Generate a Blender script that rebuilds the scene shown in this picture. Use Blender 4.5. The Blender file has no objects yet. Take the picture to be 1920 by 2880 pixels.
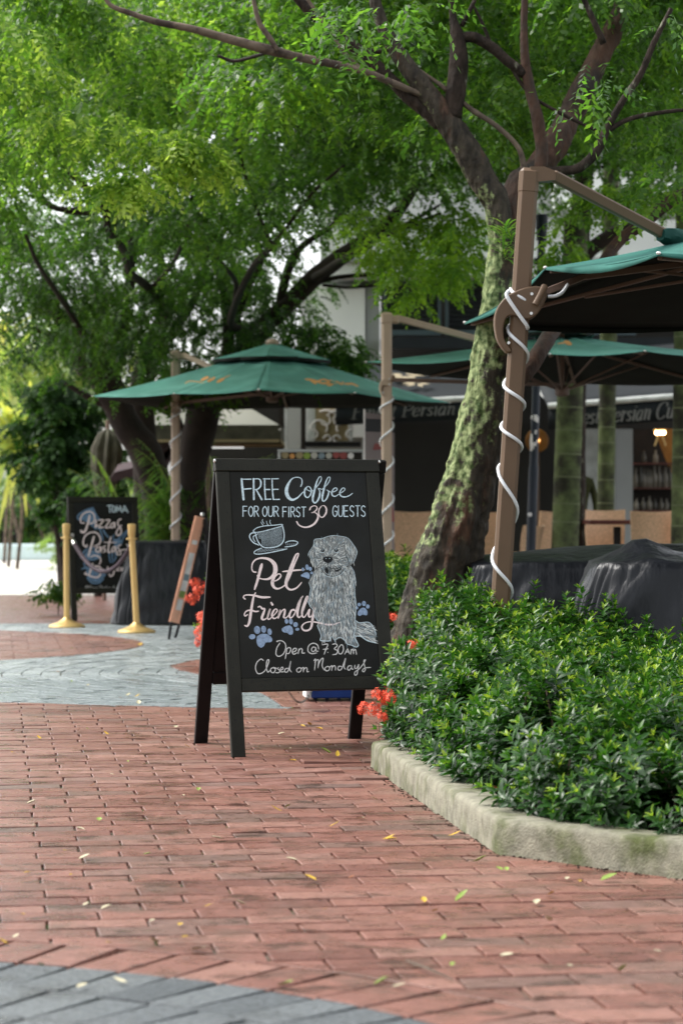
import bpy, math, random
import numpy as np
from mathutils import Vector, Matrix, noise
from mathutils.bvhtree import BVHTree

# ------------------------------------------------------------------ camera, sky, sun, exposure
scene = bpy.context.scene
COL = scene.collection
F = 6800.0            # focal length in photo pixels (85 mm on a 24 x 36 frame, 1920 x 2880)
CH = 0.93             # camera height
HV = 1463.0           # image row of the horizon
cam_d = bpy.data.cameras.new('camera')
cam = bpy.data.objects.new('camera', cam_d); COL.objects.link(cam)
cam.location = (0, 0, CH); cam.rotation_euler = (math.radians(90), 0, 0)
cam_d.sensor_fit = 'VERTICAL'; cam_d.sensor_height = 36; cam_d.sensor_width = 24; cam_d.lens = 85
cam_d.shift_y = (HV-1440)/2880
cam_d.clip_start = 0.1; cam_d.clip_end = 600
cam_d.dof.use_dof = True; cam_d.dof.focus_distance = 9.1; cam_d.dof.aperture_fstop = 4.8
scene.camera = cam
SUN_EL, SUN_AZ = 50, 288
world = bpy.data.worlds.new('World'); scene.world = world; world.use_nodes = True
wt = world.node_tree; bg = wt.nodes['Background']
sky = wt.nodes.new('ShaderNodeTexSky'); sky.sky_type = 'NISHITA'; sky.sun_disc = False
sky.sun_elevation = math.radians(SUN_EL); sky.sun_rotation = math.radians(SUN_AZ)
sky.air_density = 1.0; sky.dust_density = 3.0; sky.ozone_density = 1.0
hs = wt.nodes.new('ShaderNodeHueSaturation'); hs.inputs['Saturation'].default_value = 0.20
wt.links.new(sky.outputs[0], hs.inputs['Color']); wt.links.new(hs.outputs[0], bg.inputs['Color'])
bg.inputs['Strength'].default_value = 0.15
sun_d = bpy.data.lights.new('sun', 'SUN'); sun_d.energy = 1.3; sun_d.angle = math.radians(18); sun_d.color = (1, .96, .9)
sun = bpy.data.objects.new('sun', sun_d); COL.objects.link(sun)
# nishita azimuth is measured clockwise from +Y
_az = math.radians(SUN_AZ); _el = math.radians(SUN_EL)
_dir = Vector((math.sin(_az)*math.cos(_el), math.cos(_az)*math.cos(_el), math.sin(_el)))
sun.rotation_euler = _dir.to_track_quat('Z', 'Y').to_euler()
scene.view_settings.view_transform = 'Standard'; scene.view_settings.look = 'None'
scene.view_settings.gamma = 1; scene.view_settings.use_curve_mapping = False
scene.view_settings.exposure = 1.38
scene.render.engine = 'CYCLES'
scene.cycles.use_denoising = True
scene.cycles.max_bounces = 6; scene.cycles.diffuse_bounces = 3; scene.cycles.glossy_bounces = 3
scene.cycles.transmission_bounces = 4; scene.cycles.transparent_max_bounces = 4
scene.cycles.sample_clamp_indirect = 6

# ------------------------------------------------------------------ helpers
K = 2880/2352.0       # overview pixels to photo pixels
def P(u, v, Y):       # photo pixel at distance Y -> point
    return Vector(((u-960)/F*Y, Y, CH-(v-HV)/F*Y))
def D(u, v, Y):
    return P(u*K, v*K, Y)
def G(u, v):          # photo pixel on the ground
    Y = F*CH/(v-HV); return Vector(((u-960)/F*Y, Y, 0))
def DG(u, v): return G(u*K, v*K)
rnd = random.Random(7)

def tag(o, label=None, cat=None, group=None, kind=None):
    if label: o['label'] = label
    if cat: o['category'] = cat
    if group: o['group'] = group
    if kind: o['kind'] = kind
    return o
def empty(name, loc=(0, 0, 0), rz=0):
    o = bpy.data.objects.new(name, None); COL.objects.link(o)
    o.location = loc; o.rotation_euler = (0, 0, rz); o.empty_display_size = .1
    return o
def link(name, me, parent=None, loc=None):
    o = bpy.data.objects.new(name, me); COL.objects.link(o)
    if parent is not None: o.parent = parent
    if loc is not None: o.location = loc
    return o
def copy_tree(o, parent=None):
    c = o.copy(); COL.objects.link(c)
    if parent is not None: c.parent = parent
    for ch in list(o.children):
        copy_tree(ch, c)
    return c

def spline(pts, n=6):
    """Catmull-Rom through tuples of any length."""
    pts = [tuple(p) for p in pts]
    if len(pts) < 3:
        a, b = pts[0], pts[-1]
        return [tuple(a[k]+(b[k]-a[k])*i/n for k in range(len(a))) for i in range(n+1)]
    out = []
    ext = [tuple(2*pts[0][k]-pts[1][k] for k in range(len(pts[0])))]+pts+[tuple(2*pts[-1][k]-pts[-2][k] for k in range(len(pts[0])))]
    for i in range(1, len(ext)-2):
        p0, p1, p2, p3 = ext[i-1:i+3]
        for j in range(n):
            t = j/n
            out.append(tuple(.5*((2*p1[k])+(-p0[k]+p2[k])*t+(2*p0[k]-5*p1[k]+4*p2[k]-p3[k])*t*t+(-p0[k]+3*p1[k]-3*p2[k]+p3[k])*t**3) for k in range(len(p1))))
    out.append(pts[-1])
    return out

class MB:
    def __init__(s): s.v = []; s.f = []; s.m = []
    def add(s, vs, fs, mi=0):
        b = len(s.v); s.v += [tuple(p) for p in vs]; s.f += [tuple(i+b for i in f) for f in fs]; s.m += [mi]*len(fs); return s
    def box(s, c, size, rz=0, mat=None, bev=0, mi=0):
        hx, hy, hz = [q/2 for q in size]
        if bev:
            b = min(bev, hx*.9, hy*.9, hz*.9)
            vs = []; idx = {}
            for sx in (-1, 1):
                for sy in (-1, 1):
                    for sz in (-1, 1):
                        for a in range(3):
                            p = [sx*(hx-b), sy*(hy-b), sz*(hz-b)]
                            p[a] = (sx*hx, sy*hy, sz*hz)[a]
                            idx[(sx, sy, sz, a)] = len(vs); vs.append(p)
            fs = []
            for a in range(3):
                o = [k for k in range(3) if k != a]
                for sg in (-1, 1):
                    q = []
                    for (p1, p2) in ((-1, -1), (1, -1), (1, 1), (-1, 1)):
                        k = [0, 0, 0]; k[a] = sg; k[o[0]] = p1; k[o[1]] = p2; q.append(idx[(*k, a)])
                    fs.append(q)
            for a in range(3):
                o = [k for k in range(3) if k != a]
                for p1 in (-1, 1):
                    for p2 in (-1, 1):
                        q = []
                        for (sg, fa) in ((-1, o[0]), (1, o[0]), (1, o[1]), (-1, o[1])):
                            k = [0, 0, 0]; k[a] = sg; k[o[0]] = p1; k[o[1]] = p2; q.append(idx[(*k, fa)])
                        fs.append(q)
            for sx in (-1, 1):
                for sy in (-1, 1):
                    for sz in (-1, 1): fs.append([idx[(sx, sy, sz, a)] for a in range(3)])
        else:
            vs = [(x*hx, y*hy, z*hz) for x in (-1, 1) for y in (-1, 1) for z in (-1, 1)]
            fs = [(0, 1, 3, 2), (4, 6, 7, 5), (0, 4, 5, 1), (2, 3, 7, 6), (0, 2, 6, 4), (1, 5, 7, 3)]
        R = Matrix.Rotation(rz, 3, 'Z')
        if mat is not None: R = mat @ R
        return s.add([R @ Vector(p)+Vector(c) for p in vs], fs, mi)
    def bar(s, a, b, w, d, up=(0, 0, 1), bev=.003, mi=0):
        """box from a to b, width w across, depth d along the 'up' side"""
        a = Vector(a); b = Vector(b); z = (b-a).normalized(); up = Vector(up)
        x = up.cross(z)
        if x.length < 1e-4: x = Vector((1, 0, 0))
        x.normalize(); y = z.cross(x)
        R = Matrix((x, y, z)).transposed()
        return s.box((a+b)/2, (w, d, (b-a).length), mat=R, bev=bev, mi=mi)
    def tube(s, pts, r, n=8, sm=0, caps=True, dist=None, mi=0):
        """pts: points or (x,y,z,r)"""
        q = []
        for i, p in enumerate(pts):
            q.append((p[0], p[1], p[2], p[3] if len(p) > 3 else (r[i] if isinstance(r, (list, tuple)) else r)))
        if sm: q = spline(q, sm)
        ps = [Vector(p[:3]) for p in q]; rs = [p[3] for p in q]
        t0 = (ps[1]-ps[0]).normalized()
        ref = Vector((0, 0, 1)) if abs(t0.z) < .9 else Vector((1, 0, 0))
        x = ref.cross(t0).normalized(); vs = []
        for i, p in enumerate(ps):
            t = (ps[min(i+1, len(ps)-1)]-ps[max(i-1, 0)]).normalized()
            x = (x-t*x.dot(t)).normalized(); y = t.cross(x)
            for k in range(n):
                a = 2*math.pi*k/n; dr = (x*math.cos(a)+y*math.sin(a))
                rr = rs[i]
                if dist: rr *= dist(p+dr*rr, a, dr)
                vs.append(p+dr*rr)
        fs = [(i*n+k, i*n+(k+1) % n, (i+1)*n+(k+1) % n, (i+1)*n+k) for i in range(len(ps)-1) for k in range(n)]
        if caps:
            fs.append(tuple(range(n))[::-1]); fs.append(tuple(range((len(ps)-1)*n, len(ps)*n)))
        return s.add(vs, fs, mi)
    def lathe(s, prof, c=(0, 0, 0), n=20, mi=0):
        vs = []; c = Vector(c)
        for (r, z) in prof:
            for k in range(n):
                a = 2*math.pi*k/n; vs.append(c+Vector((r*math.cos(a), r*math.sin(a), z)))
        fs = [(i*n+k, i*n+(k+1) % n, (i+1)*n+(k+1) % n, (i+1)*n+k) for i in range(len(prof)-1) for k in range(n)]
        fs.append(tuple(range(n))[::-1]); fs.append(tuple(range((len(prof)-1)*n, len(prof)*n)))
        return s.add(vs, fs, mi)
    def prism(s, poly, off, mi=0):
        """poly: list of 3-D points (a flat outline), off: thickness vector"""
        n = len(poly); off = Vector(off); vs = [Vector(p) for p in poly]+[Vector(p)+off for p in poly]
        fs = [tuple(range(n))[::-1], tuple(range(n, 2*n))]+[(i, (i+1) % n, (i+1) % n+n, i+n) for i in range(n)]
        return s.add(vs, fs, mi)
    def mesh(s, name, mats, smooth=False):
        me = bpy.data.meshes.new(name); me.from_pydata(s.v, [], s.f)
        for m in (mats if isinstance(mats, (list, tuple)) else [mats]): me.materials.append(m)
        if any(s.m): me.polygons.foreach_set('material_index', s.m)
        if smooth:
            me.polygons.foreach_set('use_smooth', [True]*len(s.f))
            me.update()
            if smooth != 'all':
                me.set_sharp_from_angle(angle=math.radians(40))
        me.update(); return me
    def build(s, name, mats, parent=None, smooth=False, loc=None):
        return link(name, s.mesh(name, mats, smooth), parent, loc)

def np_mesh(name, V, Fc, mat, tone=None, smooth=False):
    """V (n,3), Fc (m,k) arrays of equal sized faces"""
    me = bpy.data.meshes.new(name); m, k = Fc.shape
    me.vertices.add(len(V)); me.vertices.foreach_set('co', np.ascontiguousarray(V, dtype=np.float32).ravel())
    me.loops.add(m*k); me.loops.foreach_set('vertex_index', np.ascontiguousarray(Fc, dtype=np.int32).ravel())
    me.polygons.add(m); me.polygons.foreach_set('loop_start', np.arange(0, m*k, k, dtype=np.int32))
    if smooth: me.polygons.foreach_set('use_smooth', np.ones(m, dtype=bool))
    me.materials.append(mat)
    me.update(calc_edges=True)
    if tone is not None:
        a = me.attributes.new('tone', 'FLOAT', 'FACE'); a.data.foreach_set('value', np.ascontiguousarray(tone, dtype=np.float32))
    return me

# ------------------------------------------------------------------ materials
MATS = {}
def nd(nt, t, **kw):
    n = nt.nodes.new(t)
    for k, v in kw.items():
        if k in n.inputs: n.inputs[k].default_value = v
        else: setattr(n, k, v)
    return n
def rgba(c): return (c[0], c[1], c[2], 1)
def mk(name, base, rough=.6, var=.25, scale=6, bump=0, bscale=60, col2=None, col2_t=(.5, .65), col2_s=3, metal=0,
       rvar=0, spec=.28, rand=0, tone=None, stretch=None, detail=4, wet=None, coat=0):
    m = bpy.data.materials.new(name); m.use_nodes = True; nt = m.node_tree; L = nt.links.new
    b = nt.nodes['Principled BSDF']; b.inputs['Roughness'].default_value = rough; b.inputs['Metallic'].default_value = metal
    b.inputs['Specular IOR Level'].default_value = spec
    if coat: b.inputs['Coat Weight'].default_value = coat; b.inputs['Coat Roughness'].default_value = .12
    geo = nd(nt, 'ShaderNodeNewGeometry'); src = geo.outputs['Position']
    if stretch:
        mp = nd(nt, 'ShaderNodeMapping'); mp.inputs['Scale'].default_value = stretch; L(src, mp.inputs['Vector']); src = mp.outputs[0]
    nz = nd(nt, 'ShaderNodeTexNoise', Scale=scale, Detail=detail); L(src, nz.inputs['Vector'])
    mr = nd(nt, 'ShaderNodeMapRange'); mr.inputs['From Min'].default_value = .3; mr.inputs['From Max'].default_value = .7
    mr.inputs['To Min'].default_value = 1-var; mr.inputs['To Max'].default_value = 1+var; L(nz.outputs['Fac'], mr.inputs['Value'])
    c = nd(nt, 'ShaderNodeRGB'); c.outputs[0].default_value = rgba(base); cur = c.outputs[0]
    if tone:      # list of (position, colour): per-face attribute picks the colour
        at = nd(nt, 'ShaderNodeAttribute'); at.attribute_name = 'tone'
        if tone[0] == 'object':
            at = nd(nt, 'ShaderNodeObjectInfo'); fac = at.outputs['Random']; stops = tone[1]
        else: fac = at.outputs['Fac']; stops = tone
        cr = nd(nt, 'ShaderNodeValToRGB'); el = cr.color_ramp.elements
        while len(el) < len(stops): el.new(.5)
        for e, (p, cc) in zip(el, stops): e.position = p; e.color = rgba(cc)
        L(fac, cr.inputs[0]); cur = cr.outputs[0]
    if col2 is not None:
        n2 = nd(nt, 'ShaderNodeTexNoise', Scale=col2_s, Detail=6, Roughness=.65); L(src, n2.inputs['Vector'])
        r2 = nd(nt, 'ShaderNodeMapRange'); r2.inputs['From Min'].default_value = col2_t[0]; r2.inputs['From Max'].default_value = col2_t[1]
        L(n2.outputs['Fac'], r2.inputs['Value'])
        mx = nd(nt, 'ShaderNodeMix', data_type='RGBA'); L(r2.outputs[0], mx.inputs[0]); L(cur, mx.inputs[6]); mx.inputs[7].default_value = rgba(col2); cur = mx.outputs[2]
    mul = nd(nt, 'ShaderNodeVectorMath', operation='SCALE'); L(cur, mul.inputs[0]); L(mr.outputs[0], mul.inputs['Scale']); cur = mul.outputs[0]
    if rand:
        oi = nd(nt, 'ShaderNodeObjectInfo'); mr3 = nd(nt, 'ShaderNodeMapRange'); mr3.inputs['To Min'].default_value = 1-rand; mr3.inputs['To Max'].default_value = 1+rand
        L(oi.outputs['Random'], mr3.inputs['Value'])
        m3 = nd(nt, 'ShaderNodeVectorMath', operation='SCALE'); L(cur, m3.inputs[0]); L(mr3.outputs[0], m3.inputs['Scale']); cur = m3.outputs[0]
    if rvar:
        n4 = nd(nt, 'ShaderNodeTexNoise', Scale=scale*.6, Detail=5); L(src, n4.inputs['Vector'])
        r4 = nd(nt, 'ShaderNodeMapRange'); r4.inputs['From Min'].default_value = .35; r4.inputs['From Max'].default_value = .65
        r4.inputs['To Min'].default_value = max(.05, rough-rvar); r4.inputs['To Max'].default_value = min(1, rough+rvar)
        L(n4.outputs['Fac'], r4.inputs['Value']); L(r4.outputs[0], b.inputs['Roughness'])
    if wet:       # damp patches: darker and glossier
        n5 = nd(nt, 'ShaderNodeTexNoise', Scale=wet[0], Detail=4, Roughness=.6); mp5 = nd(nt, 'ShaderNodeMapping'); mp5.inputs['Scale'].default_value = (1, 1.6, 1)
        L(geo.outputs['Position'], mp5.inputs['Vector']); L(mp5.outputs[0], n5.inputs['Vector'])
        r5 = nd(nt, 'ShaderNodeMapRange'); r5.inputs['From Min'].default_value = wet[1]; r5.inputs['From Max'].default_value = wet[2]; L(n5.outputs['Fac'], r5.inputs['Value'])
        m5 = nd(nt, 'ShaderNodeMix', data_type='RGBA'); L(r5.outputs[0], m5.inputs[0]); L(cur, m5.inputs[6])
        s5 = nd(nt, 'ShaderNodeVectorMath', operation='SCALE'); L(cur, s5.inputs[0]); s5.inputs['Scale'].default_value = wet[3]; L(s5.outputs[0], m5.inputs[7]); cur = m5.outputs[2]
        m6 = nd(nt, 'ShaderNodeMix', data_type='FLOAT'); L(r5.outputs[0], m6.inputs[0]); m6.inputs[2].default_value = rough; m6.inputs[3].default_value = wet[4]
        if rvar: L(r4.outputs[0], m6.inputs[2])
        L(m6.outputs[0], b.inputs['Roughness'])
    L(cur, b.inputs['Base Color'])
    if bump:
        bn = nd(nt, 'ShaderNodeTexNoise', Scale=bscale, Detail=4); L(src, bn.inputs['Vector'])
        bp = nd(nt, 'ShaderNodeBump', Strength=min(1, bump), Distance=.01*max(1, bump)); L(bn.outputs['Fac'], bp.inputs['Height']); L(bp.outputs[0], b.inputs['Normal'])
    MATS[name] = m; return m
def leafmat(name, stops, rough=.4, trans=.45, spec=.4, tcol=1.6):
    m = bpy.data.materials.new(name); m.use_nodes = True; nt = m.node_tree; L = nt.links.new
    b = nt.nodes['Principled BSDF']; out = nt.nodes['Material Output']
    b.inputs['Roughness'].default_value = rough; b.inputs['Specular IOR Level'].default_value = spec
    at = nd(nt, 'ShaderNodeAttribute'); at.attribute_name = 'tone'
    cr = nd(nt, 'ShaderNodeValToRGB'); el = cr.color_ramp.elements
    while len(el) < len(stops): el.new(.5)
    for e, (p, cc) in zip(el, stops): e.position = p; e.color = rgba(cc)
    L(at.outputs['Fac'], cr.inputs[0]); L(cr.outputs[0], b.inputs['Base Color'])
    tr = nd(nt, 'ShaderNodeBsdfTranslucent'); sc = nd(nt, 'ShaderNodeVectorMath', operation='MULTIPLY'); L(cr.outputs[0], sc.inputs[0])
    sc.inputs[1].default_value = (tcol*1.1, tcol*1.12, tcol*.55); L(sc.outputs[0], tr.inputs['Color'])
    mx = nd(nt, 'ShaderNodeMixShader'); mx.inputs[0].default_value = trans; L(b.outputs[0], mx.inputs[1]); L(tr.outputs[0], mx.inputs[2]); L(mx.outputs[0], out.inputs['Surface'])
    MATS[name] = m; return m
def glow(name, c, s):
    m = bpy.data.materials.new(name); m.use_nodes = True; b = m.node_tree.nodes['Principled BSDF']
    b.inputs['Base Color'].default_value = rgba(c); b.inputs['Emission Color'].default_value = rgba(c); b.inputs['Emission Strength'].default_value = s
    MATS[name] = m; return m

RED = [(0, (.130, .052, .038)), (.25, (.215, .097, .072)), (.5, (.170, .072, .053)), (.75, (.25, .125, .096)), (1, (.135, .078, .062))]
GREY = [(0, (.19, .22, .23)), (.5, (.26, .29, .30)), (1, (.33, .365, .37))]
mk('brick_red', (.3, .12, .1), rough=.36, var=.16, scale=30, rvar=.13, tone=['object', RED], bump=.35, bscale=180, wet=(5.5, .54, .66, .55, .16), col2=(.09, .06, .042), col2_s=5, col2_t=(.5, .78), spec=.3)
mk('brick_red_far', (.3, .12, .1), rough=.40, var=.16, scale=24, rvar=.12, tone=RED, bump=.3, bscale=150, wet=(4, .55, .66, .6, .16), spec=.6)
mk('brick_grey', (.25, .27, .28), rough=.45, var=.4, scale=70, rvar=.14, tone=['object', [(0, (.075, .088, .095)), (.5, (.11, .125, .133)), (1, (.155, .172, .178))]], bump=1.4, bscale=200, wet=(4, .54, .66, .7, .25), spec=.4, col2=(.15, .165, .165), col2_s=2.5, col2_t=(.5, .75))
mk('brick_grey_far', (.25, .27, .28), rough=.34, var=.2, scale=40, rvar=.12, tone=GREY, bump=.5, bscale=150, wet=(3, .52, .66, .75, .17), spec=.6)
mk('joint_sand', (.13, .12, .095), rough=.95, var=.5, scale=40, col2=(.05, .09, .018), col2_t=(.5, .62), col2_s=7, bump=.8, bscale=150)
mk('plaza', (.62, .58, .53), rough=.5, var=.1, scale=1)
mk('pale_blue', (.55, .68, .68), rough=.5, var=.05)
mk('concrete', (.215, .205, .155), rough=.95, var=.26, scale=26, col2=(.075, .088, .032), col2_t=(.47, .66), col2_s=5, bump=.5, bscale=160, detail=8)
mk('soil', (.05, .035, .025), rough=.95, var=.5, scale=25, bump=1, bscale=80)
mk('board_frame', (.016, .016, .011), rough=.55, var=.2, scale=10, bump=.15, bscale=150, spec=.2)
mk('board_dark', (.007, .005, .005), spec=.2, rough=.5, var=.2, scale=10)
mk('chalkboard', (.0125, .0128, .0108), spec=.12, rough=.5, var=.22, scale=5, col2=(.017, .0185, .0185), col2_s=2.2, col2_t=(.45, .7))
mk('chalk_blue', (.52, .64, .69), rough=.9, var=.22, scale=120)
mk('chalk_pink', (.74, .63, .61), rough=.9, var=.10, scale=120)
mk('chalk_white', (.56, .56, .54), rough=.9, var=.2, scale=200)
mk('paw_blue', (.22, .30, .42), rough=.9, var=.3, scale=90)
mk('fur_light', (.68, .71, .68), rough=.9, var=.2, scale=80)
mk('fur_mid', (.20, .26, .29), rough=.9, var=.25, scale=80)
mk('fur_dark', (.03, .04, .045), rough=.9, var=.25, scale=80)
mk('fur_base', (.19, .205, .20), rough=.9, var=.3, scale=50)
mk('ink', (.012, .013, .014), rough=.9)
mk('orange_print', (.62, .30, .10), rough=.8, var=.2, scale=30)
mk('metal', (.6, .6, .58), rough=.3, metal=1)
mk('canopy_green_near', (.030, .120, .100), rough=.75, spec=.15, var=.2, scale=3)  # darker, duller green used for the nearest parasol cloth
mk('canopy_green', (.095, .265, .22), rough=.8, spec=.15, var=.18, scale=3, col2=(.12, .30, .25), col2_s=5, bump=.05, bscale=20)
mk('canopy_underside', (.010, .013, .011), rough=.8, spec=.2)  # near-black colour given to the underside of the parasol cloth
mk('palm_ring', (.15, .17, .09), rough=.8)
mk('taupe', (.125, .078, .046), rough=.42, var=.07, scale=4)
mk('taupe_dark', (.16, .105, .08), rough=.42, var=.07, scale=4)
mk('taupe_light', (.40, .30, .22), rough=.45, var=.07, scale=4)
mk('cord', (.72, .74, .76), rough=.35, var=.05)
mk('gold', (.60, .42, .17), rough=.42, var=.06, metal=.55, scale=3)
mk('rope', (.05, .035, .045), rough=.8)
mk('tarp', (.0085, .0098, .0125), rough=.37, var=.3, scale=5, bump=.9, bscale=20, spec=.26, stretch=(1, 1, .22))
mk('canopy_dark', (.012, .055, .045), rough=.8, spec=.15)
mk('wicker', (.66, .42, .26), rough=.7, var=.22, scale=60)
mk('wood', (.09, .025, .018), rough=.4, var=.2, scale=10)
mk('black_metal', (.012, .013, .015), rough=.45)
mk('post_blue', (.014, .020, .032), rough=.4, var=.2)
mk('wall_white', (.74, .76, .73), rough=.8, var=.08, scale=1.2)
mk('wall_grey', (.38, .39, .38), rough=.8, var=.08, scale=1.2)
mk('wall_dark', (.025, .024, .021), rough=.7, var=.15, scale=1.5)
mk('louvre', (.05, .055, .058), rough=.5, var=.1)
mk('frame_grey', (.07, .10, .11), rough=.5, var=.1)
mk('awning_black', (.014, .018, .021), rough=.7, var=.15)
mk('awning_text', (.20, .20, .19), rough=.7)
mk('awning_tan', (.36, .30, .20), rough=.7)
mk('white_tube', (.72, .74, .72), rough=.4)
mk('white_panel', (.5, .52, .51), rough=.6)
mk('interior', (.015, .011, .008), rough=.7)
mk('ochre', (.28, .12, .02), rough=.6)
mk('damask', (.30, .24, .13), rough=.5, var=.2, scale=4)
mk('beige', (.42, .41, .36), rough=.8, var=.06, scale=2)
mk('olive_cloth', (.075, .072, .05), rough=.85, var=.3, scale=9)
mk('maroon', (.05, .028, .03), rough=.7)
mk('poster', (.20, .165, .16), rough=.5, var=.05)
mk('red_print', (.25, .06, .055), rough=.5)
mk('peach', (.85, .42, .27), rough=.5)
mk('white_print', (.75, .72, .70), rough=.5)
mk('blue_box', (.008, .035, .16), rough=.35)
mk('skin', (.30, .17, .12), rough=.6)
mk('cloth_olive', (.05, .055, .02), rough=.9)
mk('glass_bottle', (.10, .09, .07), rough=.15, rand=.6)
mk('palm_bark', (.115, .145, .058), rough=.85, var=.45, scale=7, col2=(.035, .034, .022), col2_t=(.42, .62), col2_s=3, bump=.5, bscale=40)
mk('bark', (.026, .018, .013), rough=.7, var=.6, scale=22, col2=(.14, .14, .10), col2_t=(.60, .68), col2_s=16, bump=2.2, bscale=38, stretch=(1, 1, .4), spec=.15)
mk('bark_brown', (.055, .027, .016), rough=.75, var=.4, scale=18, col2=(.03, .025, .02), col2_t=(.45, .62), col2_s=5, bump=1, bscale=50, stretch=(1, 1, .5))
mk('bark_far', (.022, .015, .011), rough=.85, var=.4, scale=6, bump=.6, bscale=20)
mk('bark_pale', (.12, .09, .065), rough=.8, var=.3, scale=14, bump=.5, bscale=40, col2=(.05, .035, .028), col2_t=(.5, .6), col2_s=9)
mk('dead_leaf', (.24, .09, .035), rough=.6, var=.3)
mk('leaf_yellow', (.48, .31, .03), rough=.5, var=.15)
mk('leaf_pale', (.46, .42, .28), rough=.5, var=.15)
mk('leaf_green', (.20, .28, .05), rough=.5, var=.15)
mk('flower', (.72, .095, .045), rough=.55, var=.2, scale=60)
mk('twig', (.10, .075, .055), rough=.8)
# lichen covered bark of the leaning tree
def lichen_bark():
    m = mk('bark_lichen', (.034, .027, .018), rough=.75, var=.6, scale=26, bump=2.6, bscale=34, stretch=(1, 1, .4), col2=(.065, .030, .016), col2_t=(.56, .70), col2_s=6)
    nt = m.node_tree; L = nt.links.new; b = nt.nodes['Principled BSDF']; base = b.inputs['Base Color'].links[0].from_socket
    geo = nd(nt, 'ShaderNodeNewGeometry'); sep = nd(nt, 'ShaderNodeSeparateXYZ'); L(geo.outputs['Position'], sep.inputs[0])
    # lichen: thick between 1.1 m and 2.5 m, thin above and below, mostly on the left side
    cr = nd(nt, 'ShaderNodeValToRGB'); el = cr.color_ramp.elements
    for e, (p, c) in zip(el, ((0, .18), (1, .30))): e.position = p; e.color = (c, c, c, 1)
    for p, c in ((.10, .30), (.22, .44), (.34, .52), (.48, .56), (.60, .50), (.70, .34)):
        e = el.new(p); e.color = (c, c, c, 1)
    mr = nd(nt, 'ShaderNodeMapRange'); mr.inputs['From Min'].default_value = .2; mr.inputs['From Max'].default_value = 3.8
    L(sep.outputs['Z'], mr.inputs['Value']); L(mr.outputs[0], cr.inputs[0])
    sn = nd(nt, 'ShaderNodeSeparateXYZ'); L(geo.outputs['Normal'], sn.inputs[0])
    side = nd(nt, 'ShaderNodeMath', operation='MULTIPLY_ADD'); L(sn.outputs['X'], side.inputs[0]); side.inputs[1].default_value = -.13; side.inputs[2].default_value = 0
    nz = nd(nt, 'ShaderNodeTexNoise', Scale=13, Detail=8, Roughness=.7); L(geo.outputs['Position'], nz.inputs['Vector'])
    a1 = nd(nt, 'ShaderNodeMath', operation='ADD'); L(nz.outputs['Fac'], a1.inputs[0]); L(cr.outputs[0], a1.inputs[1])
    a2 = nd(nt, 'ShaderNodeMath', operation='ADD'); L(a1.outputs[0], a2.inputs[0]); L(side.outputs[0], a2.inputs[1])
    th = nd(nt, 'ShaderNodeMapRange'); th.inputs['From Min'].default_value = .97; th.inputs['From Max'].default_value = 1.07; L(a2.outputs[0], th.inputs['Value'])
    n2 = nd(nt, 'ShaderNodeTexNoise', Scale=30, Detail=4); L(geo.outputs['Position'], n2.inputs['Vector'])
    c2 = nd(nt, 'ShaderNodeValToRGB'); e2 = c2.color_ramp.elements
    e2[0].position = .35; e2[0].color = (.035, .065, .012, 1); e2[1].position = .62; e2[1].color = (.27, .32, .14, 1)
    L(n2.outputs['Fac'], c2.inputs[0])
    mx = nd(nt, 'ShaderNodeMix', data_type='RGBA'); L(th.outputs[0], mx.inputs[0]); L(base, mx.inputs[6]); L(c2.outputs[0], mx.inputs[7]); L(mx.outputs[2], b.inputs['Base Color'])
lichen_bark()
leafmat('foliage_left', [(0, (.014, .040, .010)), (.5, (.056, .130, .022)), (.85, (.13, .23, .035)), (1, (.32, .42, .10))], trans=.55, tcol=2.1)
leafmat('foliage_near', [(0, (.018, .050, .011)), (.5, (.060, .140, .022)), (1, (.15, .25, .025))], trans=.55, tcol=2.1)
leafmat('foliage_bush', [(0, (.010, .030, .008)), (.6, (.026, .070, .012)), (1, (.10, .15, .02))], trans=.4, spec=.12, rough=.6)
leafmat('foliage_bright', [(0, (.12, .20, .06)), (.5, (.20, .27, .08)), (1, (.42, .42, .12))], trans=.5, tcol=1.6)
leafmat('foliage_palm', [(0, (.03, .09, .014)), (.5, (.07, .18, .025)), (1, (.17, .28, .04))], trans=.45)
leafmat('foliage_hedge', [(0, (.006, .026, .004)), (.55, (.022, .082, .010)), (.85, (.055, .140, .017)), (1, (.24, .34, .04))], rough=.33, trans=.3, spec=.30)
M = MATS

# ------------------------------------------------------------------ ground
def sheet(name, pts, z, m, kind='structure', label=None):
    mb = MB(); mb.add([(x, y, z) for x, y in pts], [tuple(range(len(pts)))])
    return tag(mb.build(name, m), label, kind=kind)
sheet('ground', [(-300, -60), (300, -60), (300, 500), (-300, 500)], -.045, M['soil'], label='bare dark earth under the paving')
CA = Vector((-1.37, 3.23)); RA = 1.98; RS = 2.205
C1 = Vector((-4.2, 18.0)); C2 = Vector((.4, 14.9))
def interp(x, xs, ys):
    return float(np.interp(x, xs, ys))
def sd_grey(x, y):
    front = interp(x, [-4, -1.743, -1.157, -.645, -.2, 2], [13.0, 12.35, 12.14, 12.0, 11.95, 11.95])
    right = interp(y, [11.8, 12.0, 12.93, 14.37, 15.0, 15.46, 16.0, 16.6, 17.5, 18.2, 22], [-.25, -.28, -.41, -.79, -1.0, -1.1, -1.0, -.8, -.2, 1.5, 3])
    return min(y-front, right-x, (Vector((x, y))-C1).length-2.72, 21.75-y)
def sd_near(x, y): return (Vector((x, y))-CA).length-RS
def sd_red(x, y): return min(sd_near(x, y), -sd_grey(x, y), 21.8-y)
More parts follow.
